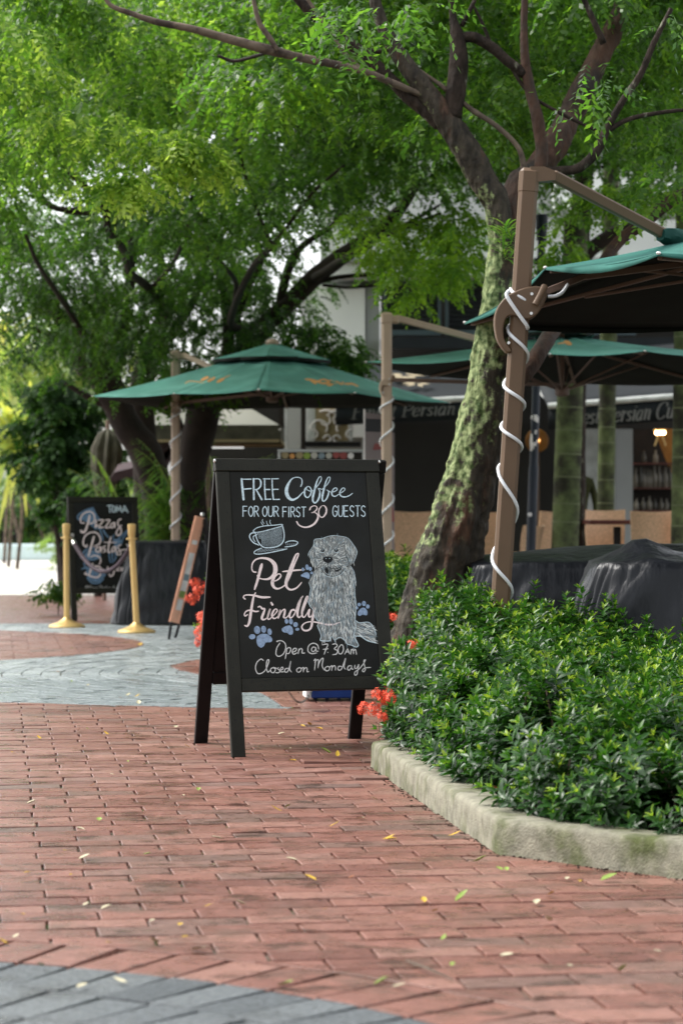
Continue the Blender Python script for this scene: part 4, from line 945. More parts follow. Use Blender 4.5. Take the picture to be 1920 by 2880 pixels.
sA, lA = stanchion(154, 1440, 21.0, 153, 'gold barrier post at the left edge of the pizza board')
sB, lB = stanchion(314, 1452, 20.0, 303, 'gold barrier post in front of the covered table, right end of the rope')
pa = Vector((sA.location.x+lA+.045, sA.location.y, .775)); pb = Vector((sB.location.x+lB+.01, sB.location.y+.02, .755)); root = tag(empty('barrier_rope', pa), 'dark sagging rope strung between the two gold posts', 'rope')
pts = []
for k in range(19):
    t = k/18; q = pa.lerp(pb, t)-pa; q.z -= .27*(1-(2*t-1)**2)*(1+.15*(t-.5)); pts.append(q)
MB().tube(pts[1:], .019, 10).build('rope_cord', M['rope'], root, smooth=True)
for (a, b) in ((pts[0], pts[1]), (pts[-2], pts[-1])): MB().tube([a, a.lerp(b, .4), b], [.008, .02, .021], 10).build('end_cap', M['metal'], root, smooth=True)
mb = MB(); mb.tube([Vector((0, 0, .012)), Vector((-.005, 0, .03)), Vector((.012, 0, .035)), Vector((.016, 0, .01))], .005, 6, 3); mb.build('hook', M['metal'], root, smooth=True)

# ------------------------------------------------------------------ cantilever parasols
def facet_grid(A, B, Bi, Ai, n, m, sag):
    vs = []
    for j in range(m+1):
        t = j/m
        for i in range(n+1):
            s_ = i/n; o = A.lerp(B, s_); q = Ai.lerp(Bi, s_); p = o.lerp(q, t); w = math.sin(math.pi*s_)
            p = p+Vector((0, 0, -sag*w*(1-.5*t)-sag*.5*math.sin(math.pi*t)))+(q-o).normalized()*(sag*1.2*w*(1-t)); vs.append(p)
    return vs, [(j*(n+1)+i, j*(n+1)+i+1, (j+1)*(n+1)+i+1, (j+1)*(n+1)+i) for j in range(m) for i in range(n)]
def canopy(hem, hub, parent, o, tiers=True, ringt=.78, sag=.03, hemdrop=0, green='canopy_green'):
    """hem: outline points; returns the canopy object and a surface for printing"""
    mb = MB(); N = len(hem); c = hub
    rt = ringt if tiers else .985
    for i in range(N):
        A, B = hem[i]-o, hem[(i+1) % N]-o; h0 = c-o-Vector((0, 0, .06 if tiers else 0))
        vs, fs = facet_grid(A, B, B.lerp(h0, rt), A.lerp(h0, rt), 10, 12, sag); mb.add(vs, fs)
        if hemdrop:
            e_ = [A.lerp(B, k/10) for k in range(11)]; w = [math.sin(math.pi*k/10) for k in range(11)]; inn = (h0-A.lerp(B, .5)).normalized()
            up = [p+Vector((0, 0, -sag*x))+inn*(sag*1.2*x) for p, x in zip(e_, w)]; dn = [p+Vector((0, 0, -hemdrop*(.35+.65*x)))-inn*.004 for p, x in zip(up, w)]
            mb.add(up+dn, [(k, k+11, k+12, k+1) for k in range(10)])
    low = mb.build('canopy', [M[green], M['canopy_underside']], parent, smooth=True); sol = low.modifiers.new('thickness', 'SOLIDIFY'); sol.thickness = .003; sol.material_offset = 1; sol.material_offset_rim = 0
    bv = BVHTree.FromPolygons([v+o for v in map(Vector, mb.v)], mb.f)
    if tiers:
        mb = MB()
        for i in range(N):
            A, B = hem[i]-o, hem[(i+1) % N]-o; h0 = c-o; r1 = ringt-.11
            a_, b_ = A.lerp(h0, r1), B.lerp(h0, r1); a_.z = b_.z = a_.z*.5+b_.z*.5+.012
            vs, fs = facet_grid(a_, b_, b_.lerp(h0, .97), a_.lerp(h0, .97), 8, 6, sag*.35); mb.add(vs, fs)
            a2, b2 = a_-Vector((0, 0, .03)), b_-Vector((0, 0, .03)); mb.add([a_, b_, b2, a2], [(0, 1, 2, 3)])
        up = mb.build('upper_canopy', [M[green], M['canopy_underside']], parent, smooth=True); sol = up.modifiers.new('thickness', 'SOLIDIFY'); sol.thickness = .003; sol.material_offset = 1; sol.material_offset_rim = 0
    return low, bv
def ribs(hem, hub, parent, o, drop=.42, mat='taupe_dark'):
    low = hub-o-Vector((0, 0, drop)); N = len(hem)
    for i, h in enumerate(hem):
        H = h-o; Hb = H+(hub-o-H)*.03-Vector((0, 0, .022)); T = hub-o-Vector((0, 0, .13))
        MB().bar(Hb, T, .022, .018).build('rib', M[mat], parent)
        m_ = Hb.lerp(T, .50)-Vector((0, 0, .012)); MB().bar(m_, low, .016, .014).build('strut', M[mat], parent)
        MB().lathe([(.006, -.006), (.011, 0), (.006, .006)], n=8).build('rib_tip', M['white_print'], parent, loc=H)
    mb = MB(); mb.lathe([(.03, -.04), (.055, -.03), (.055, .03), (.03, .05)], c=low, n=14); mb.lathe([(.018, 0), (.018, drop-.05)], c=low+Vector((0, 0, .04)), n=10); mb.build('hub', M[mat], parent, smooth=True)
    mb = MB(); mb.lathe([(.055, -.03), (.06, 0), (.045, .02), (.01, .03)], c=hub-o, n=16); mb.build('finial', M['taupe_light'], parent, smooth=True)
HOUSE = [(600, 945), (655, 958), (672, 1010), (643, 1080), (600, 1140), (545, 1165), (485, 1150), (432, 1141), (404, 1160), (386, 1220), (390, 1290), (412, 1330), (440, 1372), (405, 1382), (352, 1312), (330, 1230), (328, 1150), (350, 1080), (400, 1018), (440, 992), (520, 958)]
def housing(parent, o, Y, mp, thick, matn, crank=True):
    """curved lever housing clamped to the pole; mp maps outline notes to photo pixels"""
    out = spline(HOUSE+[HOUSE[0]], 3)[:-1]; poly = [P(*mp(x, y), Y-thick/2)-o for x, y in out]; Vn = Vector((0, thick, 0))
    mb = MB(); mb.prism(poly, Vn); h = mb.build('lever_housing', M[matn], parent); bv = h.modifiers.new('bevel', 'BEVEL'); bv.width = thick*.16; bv.segments = 3; bv.limit_method = 'ANGLE'; bv.angle_limit = math.radians(50)
    if crank:
        a = P(*mp(655, 952), Y-thick*.8)-o; b = P(*mp(597, 1068), Y-thick*.8)-o
        mb = MB(); mb.tube([a+Vector((0, thick*.5, 0)), a, a.lerp(b, .5), b], [.013, .016, .014, .017], 10); mb.build('crank_handle', M['taupe'], h, smooth=True)
    for (x, y) in ((572, 998), (568, 1126), (420, 1320)): 
        mb = MB(); mb.lathe([(.002, -.003), (.007, -.002), (.007, .002)], n=8); s_ = mb.build('screw', M['metal'], h, loc=P(*mp(x, y), Y-thick/2-.002)-o); s_.rotation_euler = (math.pi/2, 0, 0)
    return h
def cord_wrap(base, top, rad, knots, hand, label, group=None, sides=None):
    """white light rope wound round a pole: knots are fractions along the pole where it crosses the left edge"""
    o = base; root = tag(empty('light_rope', o), label, 'light rope', group)
    ax = (top-base); pts = []
    for i in range(len(knots)-1):
        for k in range(12):
            t = k/12; f = knots[i]+(knots[i+1]-knots[i])*t; a = math.pi+hand*2*math.pi*t; p = ax*f+Vector((math.cos(a)*rad, math.sin(a)*rad, 0)); pts.append(p)
    pts.append(ax*knots[-1]+Vector((-rad, 0, 0)))
    MB().tube(pts, .0078, 7, 2, dist=None).build('rope_tube', M['cord'], root, smooth=True)
    return root
# --- near parasol
YN = 10.8
pb_, pt_ = P(1382, 2049, YN), P(1488, 474, YN); pb_.z = 0
near = tag(empty('cantilever_parasol', pb_), 'nearest green cantilever parasol, its tall brown pole rising from the hedge', 'parasol', 'green cantilever parasols'); o = near.location
R_ = (pt_-pb_).normalized()
mb = MB(); mb.bar(Vector((0, 0, 0)), pt_-o-R_*.09, .083, .075, up=(0, 1, 0), bev=.014); pole = mb.build('pole', M['taupe'], near)
mb = MB(); mb.bar(pt_-o-R_*.12, pt_-o, .088, .08, up=(0, 1, 0), bev=.016); mb.prism([P(u, v, YN-.033)-o for u, v in ((1490, 468), (1530, 468), (1560, 480), (1562, 506), (1500, 512))], (0, .066, 0)); mb.build('pole_cap', M['taupe'], near)
arm_a = P(1552, 493, YN); arm_b = P(1880, 666, 11.3)
MB().bar(arm_a-o, arm_b-o, .052, .042, up=(0, 1, 0), bev=.008).build('arm', M['taupe'], near)
mb = MB(); mb.tube([P(1855, 660, 11.25)-o, P(1885, 668, 11.3)-o, P(1925, 688, 11.35)-o, P(1960, 700, 11.4)-o], [.03, .045, .06, .07], 14, 3, dist=lambda p, a, d: 1+.12*math.sin(a*5+p.x*40)); mb.build('vent_cover', M['canopy_dark'], near, smooth=True)
hemN = [Vector((.632, 12.4, 1.945)), Vector((.93, 11.05, 2.085)), Vector((1.262, 9.64, 1.995)), Vector((2.45, 9.9, 2.0)), Vector((3.55, 10.2, 2.0)), Vector((3.4, 11.8, 2.0)), Vector((3.3, 13.2, 1.93)), Vector((2.0, 12.85, 1.96))]
hubN = Vector((1.72, 11.35, 2.27))
low, bvN = canopy(hemN, hubN, near, o, tiers=False, sag=.022, hemdrop=.032, green='canopy_green_near')
ribs(hemN, hubN, near, o, drop=.20)
mp = lambda x, y: (1250+x*.4273, 400+y*.4273)
MB().bar(P(1530, 822, YN+.02)-o, P(1640, 778, 11.0)-o, .03, .03, up=(0, 1, 0)).build('lower_arm', M['taupe_dark'], near)
MB().bar(P(1640, 778, 11.0)-o, hubN-o-Vector((0, 0, .12)), .03, .03, up=(0, 1, 0)).build('lower_arm', M['taupe_dark'], near)
housing(near, o, YN-.01, mp, .085, 'taupe')
def frac(v, Y=YN): return (CH-(v-HV)/F*Y)/pt_.z
kn = [frac(v) for v in (1940, 1765, 1570, 1318, 1200, 1083, 925, 812)]
wr = cord_wrap(pb_, pt_, .0495, kn, -1, 'white light rope wound in wide turns round the nearest brown parasol pole', 'light ropes wound round parasol poles')
mb = MB(); mb.tube([P(1430, 818, YN-.06)-pb_, P(1424, 832, YN-.075)-pb_, P(1455, 880, YN-.075)-pb_, P(1482, 918, YN-.06)-pb_, P(1478, 925, YN)-pb_], .0085, 7, 4); mb.tube([P(1595, 800, 10.9)-pb_, P(1580, 822, 10.85)-pb_, P(1562, 832, 10.8)-pb_, P(1540, 834, 10.8)-pb_], .008, 6, 4); mb.build('rope_end', M['cord'], wr, smooth=True)
# --- parasols further back
def far_parasol(u, vt, Y, hemdef, hubdef, arm_end, label, house, cords, hand, lab2, ground=.0, ringt=.78):
    base = P(u*K, 1463, Y); base.z = ground; top = D(u, vt, Y); root = tag(empty('cantilever_parasol', base), label, 'parasol', 'green cantilever parasols'); o = root.location
    MB().bar(Vector((0, 0, 0)), top-o, .078, .074, up=(0, 1, 0), bev=.016).build('pole', M['taupe_light'], root)
    mb = MB(); mb.bar(top-o-Vector((0, 0, .07)), top-o+Vector((0, 0, .02)), .088, .084, up=(0, 1, 0), bev=.015); mb.bar(top-o-Vector((0, 0, .03)), top-o+Vector((.1, .0, -.035)), .06, .06, up=(0, 1, 0), bev=.015); mb.build('pole_cap', M['taupe_light'], root)
    hem = [D(a, b, c) for a, b, c in hemdef]; hub = D(*hubdef)
    MB().bar(top-o+Vector((.07, 0, -.02)), D(*arm_end)-o, .05, .04, up=(0, 1, 0), bev=.008).build('arm', M['taupe_light'], root)
    low, bv = canopy(hem, hub, root, o, tiers=True, ringt=ringt, sag=.025)
    ribs(hem, hub, root, o, drop=.5)
    hx, hy, hs_ = house; housing(root, o, Y-.02, lambda x, y: ((hx+(x-520)*hs_)*K, (hy+(y-1150)*hs_)*K), .085, 'taupe_light')
    MB().bar(D(hx+22*hs_/.066*.4, hy-13, Y)-o, hub-o-Vector((0, 0, .45)), .028, .028, up=(0, 1, 0)).build('lower_arm', M['taupe_dark'], root)
    kn = [(CH-(v*K-HV)/F*Y-ground)/(top.z-ground) for v in cords]
    cord_wrap(base, top, .05, kn, hand, lab2, 'light ropes wound round parasol poles')
    return root, bv, o
uL, bvL, oL = far_parasol(403.5, 810, 22.3, [(213, 910, 21.3), (400, 904, 20.3), (594, 894, 19.9), (815, 902, 20.2), (1032, 925, 21.5), (940, 930, 22.9), (660, 936, 23.6), (370, 936, 23.2)], (625, 786, 21.6), (545, 872, 21.8),
    'fully open two-tier green parasol left of the big chalkboard', (406, 938, .066), (1215, 1155, 1085, 1020, 965, 925), 1, 'white light rope wound round the parasol pole by the covered table')
uM, bvM, oM = far_parasol(887.5, 724, 18.0, [(840, 831, 18.7), (1080, 826, 17.7), (1262, 813, 17.2), (1480, 806, 17.3), (1700, 815, 18.6), (1640, 880, 20.2), (1320, 880, 20.6), (980, 862, 20.2)], (1290, 752, 18.9), (1175, 800, 18.5),
    'green parasol with a round pole behind the leaning tree trunk', (889, 885, .098), (1265, 1190, 1100, 1015, 940, 890), 1, 'white light rope wound round the pole just right of the chalkboard', ringt=.93)
def surf(bv):
    c = Vector((0, 0, CH))
    def f(u, v, lift=0):
        d = (P(u, v, 1)-c).normalized(); h = bv.ray_cast(c, d); return (h[0] if h[0] else c+d*20)-d*(.012+lift)
    return f
penL = Pen(surf(bvL), uL, (700, 850), 600/1568, oL, base=0); mb = MB()
for q, w_ in (([(415, 566), (470, 572), (520, 590)], 14), ([(450, 566), (490, 598)], 18), ([(545, 566), (510, 582), (550, 596), (590, 582), (545, 566)], 12), ([(560, 590), (620, 606)], 10), ([(600, 574), (640, 600)], 18), ([(640, 580), (680, 602), (690, 585)], 12), ([(700, 600), (760, 600), (800, 618)], 13), ([(720, 605), (750, 598)], 10), ([(570, 604), (590, 612), (612, 606)], 10)): penL.stroke(mb, [(*p, w_) for p in q], lift=0)
penL.out(mb, 'printed_name', 'orange_print')
pen2 = Pen(surf(bvL), uL, (0, 900), 700/1568, oL, base=0); mb = MB()
for q, w_ in (([(1270, 378), (1310, 360)], 18), ([(1312, 385), (1350, 363)], 18), ([(1370, 390), (1408, 370)], 17), ([(1165, 400), (1200, 385), (1285, 395)], 5), ([(1410, 365), (1450, 348)], 5)): pen2.stroke(mb, [(*p, w_) for p in q], lift=0)
pen2.out(mb, 'printed_name', 'orange_print')
pen3 = Pen(surf(bvM), uM, (1250, 400), 670/1568, oM, base=0); mb = MB()
for q, w_ in (([(690, 1318), (715, 1325)], 22), ([(790, 1312), (828, 1328)], 26), ([(745, 1325), (800, 1318)], 8)): pen3.stroke(mb, [(*p, w_) for p in q], lift=0)
pen3.out(mb, 'printed_name', 'orange_print')

# ------------------------------------------------------------------ tarpaulin covered tables
def tarp(name, cx, cy, w, d, h, rz, label, seed, bumps=(), z0=0, flare=.10, expo=9.0, foldn=26, fa=1.0):
    root = tag(empty(name, (cx, cy, z0), rz), label, 'covered table', 'tables under black covers'); nT, nA, nS = 260, 14, 26; vs = []
    def edge(th):
        c, s = math.cos(th), math.sin(th); return (math.copysign(abs(c)**(2/expo), c)*w/2, math.copysign(abs(s)**(2/expo), s)*d/2)
    def topz(x, y):
        z = h
        for (bx, by, bz, sx, sy) in bumps:
            z += bz*math.exp(-((x-bx)/sx)**2-((y-by)/sy)**2)
            if sx < .2: rr = math.hypot(x-bx, y-by); z += .016*(abs(math.sin(5*math.atan2(y-by, x-bx)+seed))-.4)*min(1, rr/.08)*math.exp(-(rr/.5)**2)
        return z+.008*noise.noise(Vector((x*6, y*6, seed)))+.014*abs(noise.noise(Vector((x*2.4+y, y*2.4, seed+4))))
    for i in range(nA):
        f = (i+.001)/(nA-1)
        for k in range(nT):
            ex, ey = edge(2*math.pi*k/nT); x, y = ex*f, ey*f; vs.append((x, y, topz(x, y)-.03*max(0, f-.86)/.14*0-(.018*f**14)))
    for j in range(1, nS+1):
        t = j/nS
        for k in range(nT):
            th = 2*math.pi*k/nT; ex, ey = edge(th); l = math.hypot(ex, ey); nx, ny = ex/l, ey/l
            ph = foldn*th*.35+11*noise.noise(Vector((math.cos(th)*1.6, math.sin(th)*1.6, seed)))
            fo = (abs(math.sin(ph))**.5-.5)*(.05+.13*abs(noise.noise(Vector((nx*5, ny*5, seed+2)))))*t**.7+.045*noise.noise(Vector((nx*4, ny*4, t*1.2+seed)))*t**.5
            cr = .034*(abs(noise.noise(Vector((ex*5+t*2, ey*5, t*2.2+seed))))-.2)+.018*abs(noise.noise(Vector((ex*15+t*3, ey*15, t*3+seed))))
            out = .012*min(1, t*6)+flare*t+fo*fa+cr; tz = topz(ex, ey)
            vs.append((ex+nx*out, ey+ny*out, max(.01, (tz-.03)*(1-t)+.012)))
    rows = nA+nS; fs = [(j*nT+k, j*nT+(k+1) % nT, (j+1)*nT+(k+1) % nT, (j+1)*nT+k) for j in range(rows-1) for k in range(nT)]; fs = [f[::-1] for f in fs]
    MB().add(vs, fs).build('cover', M['tarp'], root, smooth='all')
    return root
tarp('covered_table', 1.47, 12.55, 1.6, .9, .715, -.05, 'long table under a crumpled black cover, directly behind the nearest parasol pole', 2, bumps=((0, .05, .085, .80, .34), (.32, -.1, .02, .14, .2)))
tarp('covered_table', 1.98, 11.15, 1.66, .85, .745, -.06, 'peaked black cover over stacked furniture at the right edge, nearest of the covered tables', 9, bumps=((-.60, -.05, .09, .13, .2), (-.1, .05, .035, .45, .25)), flare=.15, foldn=22, expo=6)
tarp('covered_table', (388*K-960)/F*21.9+.0, 21.9, .68, .75, .74, .05, 'table under a black cover behind the right gold post', 5, flare=.15, fa=.4)

# ------------------------------------------------------------------ cafe furniture on the terrace
TZ = .15
def chair(u, Y, rz, label, w=.47, h=.86, group='tan woven cafe chairs'):
    x = (u*K-960)/F*Y; w *= .93; root = tag(empty('cafe_chair', (x, Y, TZ), rz), label, 'chair', group)
    # backrest: curved woven shell that flares to the top
    mb = MB(); n, m = 12, 10; vs = []
    for face_, dy in ((0, 0), (1, .03)):
        for j in range(m+1):
            t = j/m; z = .40+(h-.40)*t
            for i in range(n+1):
                s = i/n*2-1; ww = w/2*(.86+.14*t); y = -.22-.05*t*t+.055*s*s+dy; vs.append((s*ww, y, z+(.012*s*s if j == m else 0)))
    N = (n+1)*(m+1); f = []
    for a in (0, N):
        for j in range(m):
            for i in range(n):
                q = (a+j*(n+1)+i, a+j*(n+1)+i+1, a+(j+1)*(n+1)+i+1, a+(j+1)*(n+1)+i); f.append(q if a == 0 else q[::-1])
    for j in range(m):
        for i in (0, n): f.append((j*(n+1)+i, (j+1)*(n+1)+i, N+(j+1)*(n+1)+i, N+j*(n+1)+i))
    for i in range(n): f.append((m*(n+1)+i, m*(n+1)+i+1, N+m*(n+1)+i+1, N+m*(n+1)+i)); f.append((i, i+1, N+i+1, N+i))
    mb.add(vs, f).build('backrest', M['wicker'], root, smooth=True)
    MB().box((0, .01, .43), (w*.94, .44, .06), bev=.02).build('seat', M['wicker'], root)
    for sx in (-1, 1):
        for sy in (-1, 1): MB().bar((sx*w*.42, sy*.19+.01, 0), (sx*w*.40, sy*.18+.01, .41), .034, .034).build('leg', M['wicker'], root)
    return root
chair(948, 24.37, .12, 'tan woven chair seen from behind, between the chalkboard and the leaning tree', w=.36+.13)
chair(1128, 25.11, -.2, 'tan woven chair between the leaning tree and the nearest parasol pole', w=.44)
chair(1186, 23.44, .9, 'low part of a tan woven chair just left of the dark lamp post', w=.36, h=.72)
chair(1238, 24.18, .75, 'tan woven chair turned sideways between lamp post and ringed palm trunk', w=.44)
chair(1336, 24.74, -1.2, 'narrow strip of a tan woven chair just right of the ringed palm trunk', w=.4, h=.70)
chair(1398, 25.1, 3.3, 'tan woven chair under the left end of the red-brown table, facing us', w=.48, h=.88)
chair(1490, 23.62, .02, 'large tan woven chair pushed against the red-brown table, centre of that row', w=.46)
chair(1545, 25.1, 3.0, 'tan woven chair behind the red-brown table at the right', w=.48, h=.80)
chair(1590, 23.44, .0, 'tan woven chair cut off by the right edge of the photo', w=.46)
def cafe_table(u0, u1, Y, label, z=.78):
    x0, x1 = (u0*K-960)/F*Y, (u1*K-960)/F*Y; root = tag(empty('cafe_table', ((x0+x1)/2, Y, TZ)), label, 'table'); w = x1-x0
    MB().box((0, 0, z-.02), (w, .8, .045), bev=.008).build('table_top', M['wood'], root)
    for sx in (-1, 1):
        MB().box((sx*w*.3, 0, z/2-.03), (.07, .07, z-.07), bev=.005).build('leg', M['black_metal'], root); MB().box((sx*w*.3, 0, .012), (.5, .5, .022), bev=.008).build('foot_plate', M['black_metal'], root)
cafe_table(1345, 1700, 24.45, 'long red-brown cafe table behind the woven chairs')

# ------------------------------------------------------------------ the building behind
bld = tag(empty('cafe_building', (3, 30, 0)), 'pale cafe building with dark louvred windows and a black awning, behind the trees', 'building'); ob = bld.location
def slab(name, u0, v0, u1, v1, Y, depth, m, parent=None, bev=.0, z0=None, Y2=None):
    """box whose front face fills the outline between two overview corners at distance Y"""
    a, b = D(u0, v0, Y), D(u1, v1, Y); lo = min(a.z, b.z) if z0 is None else z0; hi = max(a.z, b.z)
    mb = MB(); mb.box(Vector(((a.x+b.x)/2, Y+depth/2, (lo+hi)/2))-(parent or bld).matrix_world.translation*0-ob, (abs(b.x-a.x), depth, hi-lo), bev=bev); return mb.build(name, M[m], bld)
slab('wall', 690, 640, 868, 900, 30.0, .5, 'wall_grey', z0=0)
slab('pillar', 700, 655, 838, 1000, 29.7, .28, 'wall_white', z0=1.95)
slab('pillar_edge', 841, 655, 872, 1000, 29.8, .2, 'wall_grey', z0=2.0)
slab('fascia', 735, 505, 1720, 636, 29.4, 1.0, 'wall_white')
slab('upper_wall', 740, 250, 1720, 503, 30.6, .4, 'wall_grey')
slab('ledge', 735, 590, 1720, 602, 29.33, .07, 'wall_grey', bev=.01)
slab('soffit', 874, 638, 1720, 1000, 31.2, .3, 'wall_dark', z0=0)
slab('upper_band', 1275, 395, 1720, 470, 29.9, .6, 'wall_white')
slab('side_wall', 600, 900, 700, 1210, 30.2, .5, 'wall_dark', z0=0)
# louvred windows
for (u0, u1) in ((880, 1012), (1022, 1162), (1172, 1310), (1320, 1460)):
    for args in ((u0, 640, u1, 648), (u0, 758, u1, 770), (u0, 649, u0+7, 757), (u1-7, 649, u1, 757)): slab('window_frame', args[0], args[1], args[2], args[3], 29.75, .12, 'frame_grey')
    for k in range(10):
        v = 655+k*10.5; a, b = D(u0+8, v, 29.85), D(u1-8, v, 29.85); mb = MB(); mb.box((a+b)/2-ob, (b.x-a.x, .09, .012), mat=Matrix.Rotation(-.7, 3, 'X')); mb.build('slat', M['louvre'], bld)
    slab('window_recess', u0+8, 649, u1-8, 757, 30.0, .05, 'black_metal')
slab('beam', 874, 775, 1720, 800, 29.6, .4, 'awning_black')
# shopfront: dark panels, a lit bar behind
slab('dark_panel', 905, 972, 1225, 1300, 29.3, .1, 'wall_dark', z0=TZ)
slab('pillar', 1335, 985, 1402, 1300, 29.2, .25, 'white_panel', z0=TZ); slab('door_jamb', 1404, 985, 1412, 1300, 29.1, .1, 'white_panel', z0=TZ)
slab('pillar', 1413, 985, 1452, 1300, 29.25, .3, 'wall_grey', z0=TZ)
slab('ochre_wall', 1462, 985, 1620, 1120, 31.0, .1, 'ochre')
mb = MB(); mb.prism([D(1500, 985, 30.9)-ob, D(1556, 1130, 30.9)-ob, D(1500, 1300, 30.9)-ob, D(1453, 1300, 30.9)-ob, D(1453, 985, 30.9)-ob], (0, .05, 0)); mb.prism([D(1600, 1060, 30.9)-ob, D(1620, 1300, 30.9)-ob, D(1480, 1300, 30.9)-ob, D(1556, 1125, 30.9)-ob], (0, .05, 0)); mb.build('dark_screen', M['interior'], bld)
for v in (1063, 1120, 1172, 1212): slab('bar_shelf', 1458, v, 1600, v+3, 30.5, .25, 'wood')
glow('bulb', (1, .62, .28), 9)
lamp = tag(empty('wall_lamp', D(1515, 995, 30.3)), 'small lit wall lamp with three bulbs inside the bar', 'lamp')
for k in range(3): MB().lathe([(.008, -.02), (.022, 0), (.02, .02), (.008, .03)], n=10).build('bulb', M['bulb'], lamp, loc=((k-1)*.045, 0, 0))
for sx in (-1, 1): MB().bar((sx*.02, 0, -.02), (sx*.07, 0, -.16), .03, .02).build('arm', M['gold'], lamp)
MB().box((0, .03, .04), (.16, .04, .03), bev=.01).build('backplate', M['gold'], lamp)
lamp2 = tag(empty('round_wall_lamp', D(1232, 1012, 28.6)), 'dim round orange lamp behind the left side of the ringed palm trunk', 'lamp')
MB().lathe([(.02, -.02), (.14, 0), (.13, .02), (.05, .05)], n=24).build('shade', M['ochre'], lamp2).rotation_euler = (math.pi/2, 0, 0)
glow('dim_bulb', (1, .5, .15), 1.6); MB().lathe([(.01, -.03), (.035, 0), (.01, .03)], n=12).build('bulb', M['dim_bulb'], lamp2, loc=(0, -.06, 0))
MB().box((.02, .05, -.72), (.03, .03, 1.2)).build('stand', M['taupe_dark'], lamp2)
rb = random.Random(4); bm_ = None
for (v, n0, hh) in ((1063, 2, .19), (1120, 15, .26), (1172, 9, .16), (1212, 12, .22)):
    z = D(0, v, 30.4).z
    for k in range(n0):
        u = (1485+k*26 if v == 1063 else 1466+k*(128/n0))+rb.uniform(-2, 2); x = (u*K-960)/F*30.35; s = rb.uniform(.85, 1.15)
        if bm_ is None: mbb = MB(); mbb.lathe([(.032, 0), (.036, .01), (.036, .13), (.014, .18), (.012, .24), (.014, .25)], n=8); bm_ = mbb.mesh('bottle', M['glass_bottle'], True)
        b_ = link('bottle', bm_, None, (x, 30.6, z)); b_.scale = (s, s, hh/.25*s); tag(b_, 'small bottle on the %s bar shelf in the dark doorway' % {1063: 'topmost', 1120: 'second highest', 1172: 'third highest', 1212: 'lowest'}[v], 'bottle', 'bottles on the %s bar shelf' % {1063: 'topmost', 1120: 'second', 1172: 'third', 1212: 'lowest'}[v])
# awnings with lettering
GL = {'F': (.58, [[(.12, 0), (.12, .8)], [(0, .8), (.52, .8), (.54, .66)], [(.12, .42), (.4, .42)], [(-.02, 0), (.28, 0)]]), 'i': (.24, [[(0, .48), (.1, .5), (.1, .05), (.2, .0)], [(.1, .68), (.11, .72)]]),
      'n': (.5, [[(0, .48), (.09, .5), (.09, 0)], [(.09, .33), (.2, .49), (.33, .45), (.34, .05), (.44, 0)]]), 'e': (.42, [[(.06, .26), (.34, .3), (.3, .46), (.17, .5), (.05, .36), (.04, .14), (.16, 0), (.35, .1)]]),
      's': (.36, [[(.29, .40), (.16, .5), (.05, .4), (.15, .27), (.27, .15), (.18, .01), (.02, .08)]]), 't': (.32, [[(.14, .66), (.11, .08), (.25, .02)], [(.0, .49), (.27, .49)]]), 'P': (.58, [[(.12, 0), (.12, .8)], [(0, .8), (.32, .8), (.52, .66), (.48, .46), (.3, .38), (.12, .38)], [(-.02, 0), (.28, 0)]]),
      'r': (.36, [[(0, .48), (.09, .5), (.09, 0)], [(.09, .32), (.2, .49), (.32, .46)]]), 'a': (.47, [[(.33, .48), (.16, .5), (.04, .28), (.07, .05), (.19, 0), (.33, .22)], [(.35, .5), (.33, .06), (.43, 0)]]),
      'C': (.64, [[(.58, .6), (.54, .76), (.32, .82), (.1, .64), (.04, .33), (.14, .06), (.34, -.02), (.56, .14)]]), 'u': (.5, [[(0, .48), (.08, .5), (.08, .1), (.18, 0), (.33, .14), (.36, .5)], [(.36, .5), (.35, .05), (.45, 0)]]), ' ': (.28, [])}
